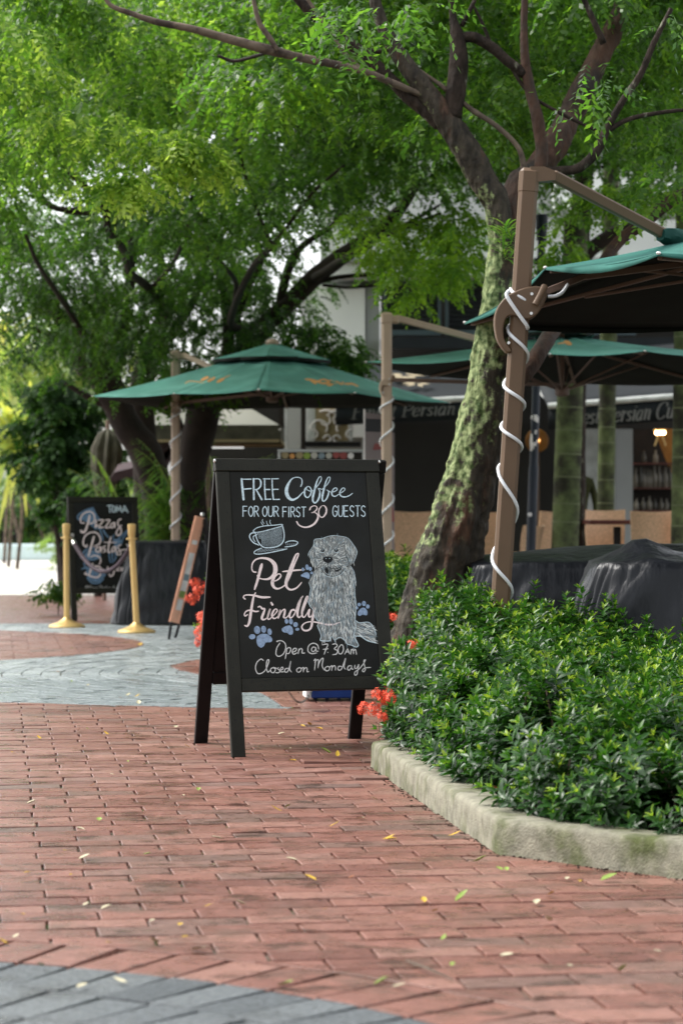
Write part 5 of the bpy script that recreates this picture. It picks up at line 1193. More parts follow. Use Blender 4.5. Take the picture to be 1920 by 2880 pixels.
def awning(name, pa, pb, depth, rise, vh, label, text, t0, t1, tz, ts, motif):
    """pa, pb: front bar ends; canvas rises to the wall; valance hangs from the bar"""
    root = tag(empty(name, pa), label, 'awning', 'black awnings on the cafe front'); o = root.location; X = (pb-pa); xn = X.normalized()
    back = Vector((0, depth, rise)); mb = MB(); n = 16
    vs = [pa-o+X*(i/n)+back*(j/6)+Vector((0, 0, -.05*math.sin(math.pi*j/6))) for j in range(7) for i in range(n+1)]
    mb.add(vs, [(j*(n+1)+i, j*(n+1)+i+1, (j+1)*(n+1)+i+1, (j+1)*(n+1)+i) for j in range(6) for i in range(n)]); mb.build('canvas', M['awning_black'], root, smooth=True).modifiers.new('t', 'SOLIDIFY').thickness = .004
    mb = MB(); n = 60; vs = []
    for i in range(n+1):
        p = pa-o+X*(i/n); w = .008*math.sin(i*.8)
        vs += [p+Vector((0, -.01, -.02)), p+Vector((0, -.012+w, -.02-vh))]
    mb.add(vs, [(2*i, 2*i+1, 2*i+3, 2*i+2) for i in range(n)]); mb.build('valance', M['awning_black'], root, smooth=True).modifiers.new('t', 'SOLIDIFY').thickness = .004
    MB().tube([pa-o+Vector((0, -.01, .005)), pb-o+Vector((0, -.01, .005))], .034, 12).build('front_bar', M['white_tube'], root, smooth=True)
    for f in (.04, .96): MB().bar(pa-o+X*f+back*.9+Vector((0, 0, -.35)), pa-o+X*f+Vector((0, 0, -.03)), .03, .03).build('arm', M['white_tube'], root)
    mb = MB(); x = t0; tot = sum(GL[c][0] for c in text); un = (t1-t0)/tot; cnt = 0
    for c in text:
        w_, sts = GL[c]
        for st in sts:
            q = spline([(a, b) for a, b in st], 4) if len(st) > 2 else st; vs = []; cnt += 1
            for i, (a, b) in enumerate(q):
                i0, i1 = max(0, i-1), min(len(q)-1, i+1); dx, dy = q[i1][0]-q[i0][0], q[i1][1]-q[i0][1]; l = math.hypot(dx, dy) or 1
                th = ts*(.035+.075*abs(dy/l)); px_, pz = x+a*un+b*ts*.22, tz+b*ts
                for sg in (-1, 1): vs.append(pa-o+xn*(px_-dy/l*th*.5*sg)+Vector((0, -.022-.0004*cnt, pz+dx/l*th*.5*sg)))
            mb.add(vs, [(2*i, 2*i+1, 2*i+3, 2*i+2) for i in range(len(q)-1)])
        x += w_*un
    mb.build('lettering', M['awning_text'], root)
    if motif:
        mb = MB(); r9 = random.Random(8)
        for (f, g, s) in motif:
            for k in range(9):
                a = 2*math.pi*k/9+r9.uniform(-.3, .3); c = pa-o+X*f+back*g+Vector((0, -.01, .03)); u_ = xn*math.cos(a)+back.normalized()*math.sin(a); w_ = xn*math.cos(a+1.57)+back.normalized()*math.sin(a+1.57)
                mb.add([c+u_*s*.15, c+u_*s*.6+w_*s*.2+Vector((0, -.002, .002)), c+u_*s*r9.uniform(.8, 1.3), c+u_*s*.6-w_*s*.2], [(0, 1, 2, 3)])
        mb.build('leaf_motif', M['awning_tan'], root)
    return root
YA = 27.2
A0, A1 = D(770, 931, YA), D(1140, 914, YA)
wA = (A1-A0).length
def along(u, a=770, b=1140, w=wA): return (u-a)/(b-a)*w
awning('awning', A0, A1, 2.2, .62, .205, 'left black awning with pale italic lettering, behind the chalkboard top', 'Finest Persian Cuisine', along(806), along(1180), -.165, .185, [(.45, .55, .22), (.6, .7, .2), (.52, .35, .16)])
B0, B1 = D(1258, 934, 26.6), D(1700, 900, 26.0); wB = (B1-B0).length
awning('awning', B0, B1, 2.8, .75, .235, 'right black awning with pale italic lettering, behind the ringed palms', 'Finest Persian Cuisine', (1288-1258)/442*wB, (1612-1258)/442*wB, -.225, .215, [(.50, .5, .2), (.56, .62, .22), (.62, .45, .16), (.45, .62, .14)])
# damask light panel and menu stand, roll-up banner
pn = tag(empty('patterned_light_panel', D(760, 1015, 28.9)), 'gold panel with a pale ornament in a white frame, under the parasol edge', 'panel'); o = pn.location
mb = MB(); a, b = D(724, 935, 28.9), D(800, 1012, 28.9); mb.box((a+b)/2-o, (b.x-a.x, .04, a.z-b.z), bev=.004); mb.build('panel_face', M['damask'], pn)
for (u0, u1) in ((704, 722), (802, 810)): a, b = D(u0, 935, 28.88), D(u1, 1014, 28.88); MB().box((a+b)/2-o, (b.x-a.x, .05, a.z-b.z), bev=.004).build('frame', M['white_panel'], pn)
a, b = D(700, 1015, 28.7), D(828, 1026, 28.7); MB().box((a+b)/2-o, (b.x-a.x, .2, a.z-b.z)).build('sill', M['black_metal'], pn)
mb = MB(); c = D(762, 985, 28.87)-o
for sg in (-1, 1):
    for (r0, a0, a1, dx, dz) in ((.12, 0, 3.6, .14, .0), (.07, 1, 5.2, .22, -.07), (.10, 2, 6, .09, .1), (.05, 0, 5, .05, -.12), (.2, 1.0, 2.4, .05, .05)):
        pts = [c+Vector((sg*(dx+r0*math.cos(t)*(1-.1*t)), -.012, dz+r0*math.sin(t)*(1-.1*t))) for t in np.linspace(a0, a1, 14)]; mb.tube(pts, .011, 5)
mb.build('ornament', M['white_print'], pn)
ms = tag(empty('menu_lightbox', D(733, 1032, 20.5)), 'framed picture menu board, only its upper edge above the big chalkboard', 'menu board'); o = ms.location
a, b = D(638, 1032, 20.5), D(838, 1290, 20.5); w, hh = b.x-a.x, a.z-b.z
for (c, s) in (((w/2, 0, -.012), (w, .05, .024)), ((w/2, 0, -hh+.012), (w, .05, .024)), ((.012, 0, -hh/2), (.024, .05, hh-.05)), ((w-.012, 0, -hh/2), (.024, .05, hh-.05))): MB().box(Vector(c)+a-o, s, bev=.004).build('frame', M['wall_grey'], ms)
MB().box(Vector((w/2, .012, -hh/2))+a-o, (w-.05, .02, hh-.05)).build('menu_sheet', M['interior'], ms)
fc = random.Random(2)
for k in range(10):
    x = .06+k*.062; m_ = ['damask', 'orange_print', 'damask', 'leaf_green', 'beige', 'fur_mid', 'beige', 'red_print', 'red_print', 'white_print'][k]
    mb = MB(); mb.lathe([(.0, .004), (.022+fc.random()*.012, .003), (.01, 0)], n=9); q = mb.build('food_picture', M[m_], ms, loc=Vector((x, -.002, -.052+fc.uniform(-.006, .006)))+a-o); q.rotation_euler = (math.pi/2, 0, 0)
for sx in (.1, .9): MB().bar(Vector((w*sx, .02, -hh))+a-o, Vector((w*sx, .02, -o.z+a.z-o.z+.0-a.z+.0))+Vector((a.x-o.x, a.y-o.y, 0)), .03, .03).build('leg', M['black_metal'], ms)
YB = 18.5; bn = tag(empty('rollup_banner', D(866, 1463, YB)), 'tall slim pale banner with red print, standing behind the round parasol pole', 'banner'); bn.location.z = .0; o = bn.location
ba, bb2 = D(834, 940, YB), D(907, 1440, YB); hb = ba.z-.05
def bpt(f, z): return Vector((ba.x+(bb2.x-ba.x)*f, YB+.25*f, z))-o
mb = MB(); mb.prism([bpt(.03, .06), bpt(1, .06), bpt(1, hb-.0), bpt(.03, hb+.03)], (0, .004, 0)); mb.build('banner_sheet', M['poster'], bn)
mb = MB(); mb.prism([bpt(.0, .06), bpt(.06, .06), bpt(.06, hb+.05), bpt(.0, hb+.05)], (0, -.012, 0)); mb.build('edge_strip', M['white_print'], bn)
mb = MB(); mb.prism([bpt(.07, hb-.12), bpt(1, hb-.12), bpt(1, hb-.02), bpt(.07, hb-.02)], (0, -.004, 0)); mb.build('top_print', M['black_metal'], bn)
mb = MB()
for (z0, z1, f0, f1) in ((hb-.26, hb-.20, .3, .8), (hb-.52, hb-.46, .45, .8), (hb-.82, hb-.70, .8, 1), (.52, .66, .84, 1), (hb-.22, hb-.18, .45, .95)): mb.prism([bpt(f0, z0), bpt(f1, z0+.01), bpt(f1-.04, z1), bpt(f0+.06, z1-.01)], (0, -.004, 0))
mb.build('red_print', M['red_print'], bn)
MB().box(bpt(.5, .03), (.24, .12, .06), bev=.01).build('foot', M['metal'], bn)

# ------------------------------------------------------------------ lamp post
lp = tag(empty('street_lamp', (P(1212*K, 1463, 22.0).x, 22.0, 0)), 'dark blue lamp post with a boxy head, behind the nearest parasol pole', 'lamp post'); o = lp.location
tp = D(1243, 545, 22.0)
MB().tube([Vector((0, 0, 0)), (tp-o)*.4, (tp-o)*.41, tp-o], [.046, .044, .037, .034], 16).build('post', M['post_blue'], lp, smooth=True)
mb = MB(); mb.lathe([(.05, -.03), (.05, .07), (.058, .075), (.058, .20), (.045, .21)], c=tp-o, n=16); mb.build('lamp_head', M['post_blue'], lp)
mb = MB(); mb.box(tp-o+Vector((0, 0, -.22)), (.14, .06, .06), bev=.01); mb.lathe([(.045, -.03), (.045, .03)], c=tp-o+Vector((0, 0, -.22)), n=12); mb.build('bracket', M['post_blue'], lp)
MB().lathe([(.12, 0), (.12, .015), (.06, .03), (.055, .12)], n=16).build('base_collar', M['post_blue'], lp)
mb = MB()
for k in range(16):
    z = 1.72+rb.uniform(-.15, .16); a = -1.57+rb.uniform(-.9, .4); f = z/(tp.z); c = (tp-o)*f; s = rb.uniform(.01, .03); ax = Vector((math.cos(a), math.sin(a), 0)); sd = Vector((-ax.y, ax.x, 0))
    mb.add([c+ax*.0465+sd*s*.6+Vector((0, 0, s)), c+ax*.0472-sd*s*.5+Vector((0, 0, s*.6)), c+ax*.047-sd*s*.6-Vector((0, 0, s)), c+ax*.0465+sd*s*.4-Vector((0, 0, s*1.4))], [(0, 1, 2, 3)])
mb.build('torn_sticker', M['white_print'], lp)
MB().lathe([(.018, -.002), (.02, 0), (.014, .004)], n=12).build('round_sticker', M['white_print'], lp, loc=(D(1216, 1182, 21.94)-o)).rotation_euler = (math.pi/2, 0, 0)
# ------------------------------------------------------------------ palms with ringed trunks
def palm(base_u, top_u, v_top, Y, r0, r1, label, fronds=0, fr=1.6):
    b = P(base_u*K, 1463, Y); b.z = 0; t = D(top_u, v_top, Y); root = tag(empty('palm_tree', b), label, 'palm', 'ringed palms in front of the cafe'); ax = t-b; L = ax.length; rp = random.Random(int(base_u))
    mb = MB(); pts = []; z = 0
    while z < L:
        f = z/L; rr = r0+(r1-r0)*f; s = rp.uniform(.16, .26)
        pts += [(*(ax*f), rr*1.012), (*(ax*min(1, (z+.012)/L)), rr*.985), (*(ax*min(1, (z+s*.5)/L)), rr*.99), (*(ax*min(1, (z+s-.012)/L)), rr*.99)]; z += s
    q = [pts[0]]
    for p in pts[1:]:
        if Vector(p[:3]).length > Vector(q[-1][:3]).length+.004: q.append(p)
    mb.tube(q, 0, 20, dist=lambda p, a, d: 1+.03*noise.noise(p*3)); mb.build('trunk', M['palm_bark'], root, smooth=True)
    mb = MB()
    for p in q[1::4]:
        c = Vector(p[:3]); mb.tube([c, c+ax.normalized()*.011], p[3]*1.022, 20)
    o_ = mb.build('leaf_scars', M['palm_ring'], root, smooth=True); o_['kind'] = 'stuff'
    if fronds:
        top = ax
        for k in range(fronds):
            az = 2*math.pi*k/fronds+rp.uniform(-.2, .2); d = Vector((math.cos(az), math.sin(az), 0)); L_ = fr*rp.uniform(.8, 1.15); pts = [top+d*L_*t+Vector((0, 0, L_*(.75*t-1.15*t*t))) for t in np.linspace(0, 1, 9)]
            mb = MB(); mb.tube(pts, [.02*(1-.8*i/8) for i in range(9)], 5); rc = mb.build('frond_rachis', M['leaf_green'], root)
            inst = []; side = d.cross(Vector((0, 0, 1)))
            for i in range(46):
                t = .08+.92*i/46; f = t*8; a = int(min(7, f)); p = pts[a].lerp(pts[a+1], f-a)
                for sg in (-1, 1): inst.append((tuple(p), basis((side*sg*1+d*.55+Vector((0, 0, rp.uniform(-.7, -.2)))).normalized()), rp.uniform(.7, 1)*math.sin(math.pi*(.12+.8*t)), rp.uniform(.1, .6)))
            fo = scatter('leaflets', [BL], inst, M['foliage_palm'], root)
    return root
BL = blade_t(rg, .52, .03, .45, 4)
palm(1291, 1322, 500, 23.3, .135, .12, 'thick ringed palm trunk, green with moss, left of the two', 0)
palm(1386, 1405, 250, 25.7, .095, .085, 'thinner and darker ringed palm trunk right of the thick mossy one', 0)
palm(1560, 1575, 255, 21.0, .09, .08, 'palm at the upper right edge with fronds hanging down', 12, 1.15)

# ------------------------------------------------------------------ person mostly hidden behind the palm
def person():
    Y = 26.3; x = (1325*K-960)/F*Y; root = tag(empty('person', (x, Y, TZ)), 'standing person in an olive shirt, mostly hidden behind the thick palm trunk', 'person')
    J = {'pel': (0, 0, .80, .13), 'waist': (0, 0, .95, .115), 'chest': (0, 0, 1.12, .14), 'neck': (0, .0, 1.27, .055), 'ls': (-.15, 0, 1.2, .06), 'rs': (.15, 0, 1.2, .06), 'le': (-.2, .02, .97, .042), 're': (.2, .02, .97, .042), 'lw': (-.19, -.06, .76, .03), 'rw': (.19, -.06, .76, .03),
         'lh': (-.18, -.08, .68, .03), 'rh': (.18, -.08, .68, .03), 'lk': (-.09, -.01, .43, .058), 'rk': (.09, -.01, .43, .058), 'la': (-.09, 0, .07, .038), 'ra': (.09, 0, .07, .038), 'lt': (-.1, -.15, .03, .03), 'rt': (.1, -.15, .03, .03), 'hd': (0, -.01, 1.36, .075), 'hd2': (0, -.015, 1.44, .085), 'hd3': (0, 0, 1.51, .06)}
    E = [('pel', 'waist'), ('waist', 'chest'), ('chest', 'neck'), ('chest', 'ls'), ('chest', 'rs'), ('ls', 'le'), ('rs', 're'), ('le', 'lw'), ('re', 'rw'), ('lw', 'lh'), ('rw', 'rh'), ('pel', 'lk'), ('pel', 'rk'), ('lk', 'la'), ('rk', 'ra'), ('la', 'lt'), ('ra', 'rt'), ('neck', 'hd'), ('hd', 'hd2'), ('hd2', 'hd3')]
    ks = list(J); me = bpy.data.meshes.new('body'); me.from_pydata([J[k][:3] for k in ks], [(ks.index(a), ks.index(b)) for a, b in E], []); me.materials.append(M['cloth_olive']); o = link('body', me, root)
    sk = o.modifiers.new('skin', 'SKIN'); ly = me.skin_vertices[0] if me.skin_vertices else None
    if ly is None: bpy.context.view_layer.objects.active = o; me.attributes.new; 
    try:
        for i, k in enumerate(ks): me.skin_vertices[0].data[i].radius = (J[k][3], J[k][3]*.8)
        me.skin_vertices[0].data[0].use_root = True
    except Exception: pass
    o.modifiers.new('smooth', 'SUBSURF').levels = 1
    mb = MB(); mb.lathe([(.01, -.11), (.05, -.095), (.078, -.03), (.08, .03), (.06, .085), (.02, .105)], n=16); h = mb.build('head', M['skin'], root, smooth=True, loc=(0, -.01, 1.43)); h.scale = (.9, 1, 1)
    MB().box((0, -.085, 1.42), (.018, .025, .035), bev=.006).build('nose', M['skin'], root)
    for sx in (-1, 1): MB().box((sx*.073, 0, 1.425), (.012, .03, .05), bev=.005).build('ear', M['skin'], root)
    mb = MB(); mb.lathe([(.084, .0), (.088, .04), (.068, .10), (.02, .122)], n=16); mb.build('hair', M['ink'], root, smooth=True, loc=(0, .008, 1.43))
person()

# ------------------------------------------------------------------ trees
def rough(amp, sc, ridge=0, seed=0, fine=0):
    def f(p, a, d):
        n = noise.noise(Vector((p.x*sc, p.y*sc, p.z*sc*.45+seed))); n2 = noise.noise(Vector((p.x*sc*3.2, p.y*sc*3.2, p.z*sc*1.2+seed)))
        v = 1+amp*n+amp*.5*n2
        if ridge: v += ridge*(abs(math.sin(a*2.5+p.z*1.3+1.5*noise.noise(Vector((p.z*1.5, a, seed)))))-.5)*max(.15, 1-p.z/2.6)
        if fine: v += fine*(abs(noise.noise(Vector((p.x*26, p.y*26, p.z*9))))*2-.5)+fine*.7*noise.noise(Vector((p.x*60, p.y*60, p.z*30)))
        return v
    return f
def limb(parent, o, pts, Y, name='limb', m='bark', n=12, sm=6, amp=.14, sc=9, ridge=0, smooth='all', fine=0):
    """pts: overview (u, v, width in overview pixels[, distance])"""
    q = []
    for p in pts:
        y = p[3] if len(p) > 3 else Y; w = D(p[0], p[1], y)-o; q.append((w.x, w.y, w.z, p[2]*K/F*y/2))
    mb = MB(); mb.tube(q, 0, n, sm, dist=rough(amp, sc, ridge, Y, fine)); return mb.build(name, M[m], parent, smooth=smooth)
YT = 12.4
tb = D(1010, 1608, YT); tb.z = 0.04; tree = tag(empty('leaning_tree', tb), 'leaning tree with pale green lichen on its trunk, rising from the hedge', 'tree'); o = tree.location
def tl(pts, **kw): return limb(tree, o, pts, YT, **kw)
tl([(985, 1610, 215), (988, 1500, 185), (1003, 1400, 160), (1020, 1300, 148), (1052, 1200, 132), (1078, 1100, 120), (1100, 1000, 110), (1118, 900, 100), (1132, 800, 92), (1141, 700, 76), (1150, 600, 62), (1152, 540, 58), (1140, 470, 62), (1118, 430, 62), (1085, 370, 62), (1050, 312, 62), (1020, 270, 58), (985, 220, 50), (940, 160, 42), (905, 110, 36), (875, 50, 30), (850, -40, 26)], name='trunk', m='bark_lichen', n=84, sm=22, amp=.12, sc=11, ridge=.18, fine=.065)
tl([(1160, 600, 40), (1178, 540, 50, 12.45), (1180, 470, 56, 12.5), (1185, 425, 54, 12.55), (1215, 400, 52, 12.6), (1248, 370, 58, 12.65), (1275, 330, 60, 12.7), (1310, 262, 58, 12.8), (1345, 190, 54, 12.8), (1385, 110, 50, 12.9), (1420, 40, 44, 13), (1450, -40, 40, 13)], m='bark_brown', n=40, sm=12, sc=12, fine=.08)
tl([(1038, 270, 46), (1045, 220, 46), (1052, 150, 42), (1050, 90, 36), (1040, 40, 20), (1035, -20, 16)], n=16)
tl([(1050, 92, 26), (1085, 85, 26), (1130, 110, 24), (1165, 140, 24), (1205, 170, 24)], n=12)
tl([(1240, 395, 30), (1243, 340, 30), (1232, 270, 30), (1215, 200, 26), (1205, 140, 22), (1202, 60, 18), (1205, -30, 16)], m='bark_brown', n=14)
tl([(1010, 285, 36), (975, 255, 32), (930, 215, 30), (880, 165, 28), (820, 115, 28), (770, 70, 24), (715, 30, 24), (660, -30, 22)], n=16, m='bark')
tl([(1250, 392, 18), (1290, 392, 22), (1330, 385, 22), (1370, 345, 22), (1395, 290, 20), (1430, 230, 18), (1470, 170, 16), (1500, 100, 14), (1540, 20, 12)], n=10)
tl([(1380, 310, 14), (1440, 275, 12), (1520, 258, 10), (1600, 250, 8)], n=8)
tl([(1205, 400, 16), (1190, 340, 12), (1140, 290, 12), (1080, 250, 12), (1010, 195, 10), (960, 160, 8)], n=8, m='bark_pale')
tl([(1180, 880, 30, 12.6), (1212, 850, 40, 12.7), (1240, 805, 38, 12.8), (1272, 755, 36, 13), (1320, 690, 30, 13.4), (1370, 625, 28, 13.8), (1420, 555, 28, 14), (1480, 510, 28, 14), (1540, 462, 28, 14), (1600, 430, 24, 14)], m='bark_brown', n=16)
for q in ([(900, 110, 14), (860, 118, 10), (800, 100, 8), (740, 80, 6)], [(1060, 60, 12), (1090, 0, 10)], [(1385, 100, 16), (1350, 20, 14), (1330, -20, 12)], [(1130, 115, 10), (1110, 60, 8), (1085, 10, 6)], [(1165, 140, 10), (1215, 215, 8), (1290, 262, 8), (1370, 300, 8)]): tl(q, n=8)
# long thin pale branch reaching left over the path
limb(tree, o, [(985, 225, 14, 12.4), (900, 190, 16, 12.3), (840, 165, 16, 12.2), (780, 150, 18, 12.2), (690, 132, 20, 12.1), (600, 110, 22, 12), (520, 88, 20, 12), (440, 66, 18, 12), (360, 50, 16, 12), (300, 30, 12, 12), (255, 12, 10, 12), (232, -20, 8, 12)], 12, m='bark_pale', n=10)
limb(tree, o, [(640, 118, 10, 12), (618, 85, 12, 12), (595, 50, 12, 12), (580, -10, 10, 12)], 12, m='bark_pale', n=8)
limb(tree, o, [(835, 165, 10, 12.2), (790, 120, 9, 12.2), (750, 60, 8, 12.2), (700, -10, 7, 12.2)], 12, m='bark_pale', n=8)
limb(tree, o, [(690, 133, 7, 12.1), (640, 115, 8, 12.3), (600, 125, 8, 12.4), (540, 140, 8, 12.5), (500, 128, 7, 12.5)], 12, m='bark_far', n=8)
# fern tuft growing in the fork
fern = tag(empty('fern_tuft', D(1160, 590, 12.2)), 'small tuft of grassy fern growing in the fork of the leaning tree', 'fern'); inst = []
ftl = blade_t(rg, .17, .014, .5, 4)
for k in range(70):
    a = rg.uniform(0, 6.28); inst.append(((rg.uniform(-.03, .03), rg.uniform(-.04, 0), rg.uniform(-.02, .16)), basis((math.cos(a)*.7, math.sin(a)*.7-.2, rg.uniform(.1, .9))), rg.uniform(.5, 1.1), rg.uniform(.3, .95)))
scatter('fronds', [ftl], inst, M['foliage_palm'], fern)
# grey tree behind the palms
YG = 24.9; tb = P(1325*K, 1463, YG); tb.z = 0; tg = tag(empty('grey_tree', tb), 'grey trunked tree behind the nearest parasol canopy, with dark forking limbs', 'tree'); o = tg.location
limb(tg, o, [(1308, 1560, 60), (1318, 1200, 50), (1322, 900, 46), (1328, 700, 46), (1328, 600, 48), (1333, 480, 46), (1340, 390, 44), (1345, 330, 46), (1362, 270, 38), (1385, 190, 34), (1410, 100, 28), (1430, 0, 24)], YG, name='trunk', n=20, amp=.1)
limb(tg, o, [(1308, 640, 26), (1320, 610, 36), (1360, 570, 34), (1410, 535, 30), (1470, 512, 28), (1510, 470, 28), (1545, 445, 22), (1600, 425, 20)], YG, m='bark_far', n=14)
limb(tg, o, [(1500, 475, 16), (1490, 440, 14), (1465, 395, 16), (1430, 350, 14), (1390, 310, 12), (1340, 265, 12), (1290, 222, 12), (1230, 195, 12), (1180, 180, 10), (1120, 170, 9)], YG, m='bark_pale', n=10)
limb(tg, o, [(1460, 390, 10), (1420, 380, 10), (1370, 385, 8)], YG, n=8)
limb(tg, o, [(1318, 585, 14), (1200, 430, 0.1), (1150, 330, 8), (1100, 290, 10), (1060, 250, 8)][2:], YG, m='bark_pale', n=8)
# trees at the left
def tree_l(base_u, Y, label, limbs, m='bark_far'):
    b = P(base_u*K, 1463, Y); b.z = 0; t = tag(empty('shade_tree', b), label, 'tree', 'spreading trees behind the left parasol')
    for i, q in enumerate(limbs): limb(t, t.location, q, Y, name='trunk' if i == 0 else 'limb', m=m, n=18 if i == 0 else 10, amp=.16, sc=5)
    return t
tL1 = tree_l(360, 24.5, 'dark trunk curving up to the left from behind the pizza board', [
    [(372, 1400, 80), (368, 1250, 74), (360, 1130, 70), (335, 1040, 72), (285, 965, 66), (258, 905, 66), (235, 860, 74), (205, 825, 84), (190, 790, 60), (150, 740, 40), (100, 690, 26), (50, 660, 18)],
    [(238, 880, 50), (262, 830, 50), (275, 780, 36), (290, 700, 26), (300, 640, 26), (290, 590, 26), (268, 540, 24), (240, 490, 16), (180, 400, 10)], [(320, 1010, 30), (270, 950, 26), (235, 925, 22), (200, 910, 16), (150, 880, 8)],
    [(200, 805, 30), (160, 790, 18), (120, 770, 14), (60, 750, 8)], [(296, 640, 18), (310, 560, 18), (298, 500, 16), (290, 440, 10)], [(200, 480, 10), (150, 480, 12), (120, 470, 8), (60, 420, 6)], [(260, 520, 14), (230, 460, 12), (200, 430, 10), (140, 370, 8), (100, 330, 6)]])
tL2 = tree_l(332, 25.6, 'straight dark trunk beside the curved one, behind the left parasol', [
    [(338, 1400, 66), (336, 1200, 62), (334, 1080, 60), (326, 960, 56), (330, 880, 54), (345, 800, 44), (380, 720, 30), (375, 650, 24), (365, 560, 16), (350, 480, 10)], [(340, 850, 30), (400, 760, 22), (440, 700, 18), (470, 620, 16), (480, 540, 10)], [(326, 900, 20), (370, 935, 22), (395, 950, 24), (420, 990, 20)]])
tL3 = tree_l(440, 23.6, 'stout dark trunk right of the left parasol pole, its limb rising to the right', [
    [(448, 1400, 76), (446, 1250, 70), (442, 1130, 66), (445, 1050, 70), (462, 975, 78), (480, 910, 72), (520, 850, 60), (560, 810, 52), (610, 745, 46), (660, 700, 44), (720, 640, 42), (790, 585, 40), (860, 540, 36), (920, 480, 26), (960, 420, 18)],
    [(520, 860, 40), (525, 780, 30), (520, 700, 22), (505, 640, 18), (490, 590, 12)], [(640, 720, 26), (650, 660, 24), (670, 600, 20), (700, 560, 16), (760, 520, 12), (800, 470, 8)], [(560, 810, 26), (545, 740, 20), (570, 660, 18), (600, 600, 14), (590, 540, 10)],
    [(700, 660, 12), (760, 640, 12), (830, 632, 10), (900, 632, 8)], [(740, 655, 8), (800, 660, 8), (870, 655, 6)], [(860, 540, 18), (900, 530, 12), (960, 500, 10), (1010, 470, 6)]])

# ------------------------------------------------------------------ crowns: feathery sprays in clumps
rc = random.Random(21)
sprays = [spray_t(rc, 8, .20, .048, .026, .5, .6) for _ in range(6)]
def crown(parent, mat, clusters, per, rad, name='crown', scale=1.0, tone=0, flat=.6, seed=1, temps=None):
    o = parent.matrix_world.translation if False else parent.location; inst = []
    for (c, rr, n, tn) in clusters:
        for k in range(n):
            d = Vector((rc.gauss(0, 1), rc.gauss(0, 1), rc.gauss(0, flat))); d.normalize(); q = d*rr*rc.random()**.45; q.z *= flat
            p = c+q; az = math.atan2(q.y, q.x)+rc.uniform(-.9, .9); dirv = (math.cos(az), math.sin(az), rc.uniform(-.9, .15))
            inst.append(((p.x-o.x, p.y-o.y, p.z-o.z), basis(dirv, roll=rc.uniform(-.5, .5)), scale*rc.uniform(.7, 1.2), tone+tn+rc.uniform(-.28, .28)))
    return scatter(name, temps or sprays, inst, mat, parent, seed=seed)
def field(n, ur, vr, Yr, accept, rad, per, tonef):
    out = []; t = 0
    while len(out) < n and t < n*40:
        t += 1; u = rc.uniform(*ur); v = rc.uniform(*vr); Y = rc.uniform(*Yr); a = accept(u, v)
        if rc.random() > a: continue
        out.append((D(u, v, Y), rad*rc.uniform(.6, 1.35), int(per*rc.uniform(.6, 1.3)), tonef(u, v, Y)))
    return out
def ragged(u, f=.012, s=0): return noise.noise(Vector((u*f, s, 0)))
def acc_left(u, v):
    low = 905 if u < 215 else (900 if u < 560 else (850 if u < 690 else (560 if u < 800 else 440)))
    low += 60*ragged(u)+(-90 if 0 < u < 60 else 0)
    if u < 160: low -= 40
    if v > low or u > 1120: return 0
    a = 1.0
    if v > 500: a = .95
    if v > 700: a = .8
    for (hu, hv, hr) in ((215, 730, 28), (185, 865, 40), (240, 880, 30), (600, 470, 24), (745, 720, 60), (630, 590, 22), (300, 900, 40), (110, 840, 30), (600, 640, 18)):
        if (u-hu)**2+(v-hv)**2 < hr*hr: a *= .1
    return a
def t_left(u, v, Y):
    t = .50-.30*max(0, (v-250)/600)+.25*noise.noise(Vector((u*.006, v*.006, 2)))+(.15 if v < 420 and u < 500 else 0); return t  # light put into leaf colour: paler towards the upper left, darker low down
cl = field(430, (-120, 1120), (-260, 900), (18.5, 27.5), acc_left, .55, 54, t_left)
cl = [(D((c[0].x/c[0].y*F+960)/K, (HV-(c[0].z-CH)/c[0].y*F)/K, 22.5+.6*(c[0].y-18.5)), *c[1:]) if ((HV-(c[0].z-CH)/c[0].y*F)/K > 600 and c[0].y < 22.5) else c for c in cl]
cl += field(70, (-120, 640), (-200, 420), (14.5, 18.5), lambda u, v: 1 if v+u*.35 < 380 else .25, .4, 46, lambda u, v, Y: .6)
c1 = [c for c in cl if c[0].x < -1.3]; c2 = [c for c in cl if -1.3 <= c[0].x < -.35]; c3 = [c for c in cl if c[0].x >= -.35]
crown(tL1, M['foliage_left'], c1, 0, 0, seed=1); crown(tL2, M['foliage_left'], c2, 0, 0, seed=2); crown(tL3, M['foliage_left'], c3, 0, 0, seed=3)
for q in ([(380, 720, 26, 24.5), (345, 665, 20, 22.5), (300, 625, 18, 21), (285, 575, 17, 20), (250, 530, 16, 19), (240, 475, 15, 18.6), (190, 425, 13, 18.4), (155, 390, 11, 18.2), (88, 300, 8, 18)], [(240, 480, 9, 18.7), (200, 490, 11, 18.3), (130, 480, 10, 18), (95, 460, 7, 18)],
          [(300, 625, 14, 21), (300, 550, 13, 20), (285, 475, 10, 19), (292, 430, 7, 18.5)], [(88, 345, 9, 18.2), (78, 320, 8, 18), (75, 255, 7, 18)], [(205, 790, 16, 24), (150, 700, 13, 22), (90, 610, 11, 20), (60, 540, 8, 19)], [(345, 665, 12, 22.5), (400, 600, 11, 21), (430, 520, 9, 20), (440, 450, 6, 19)]):
    limb(tL1, tL1.location, q, 20, m='bark_far', n=8)
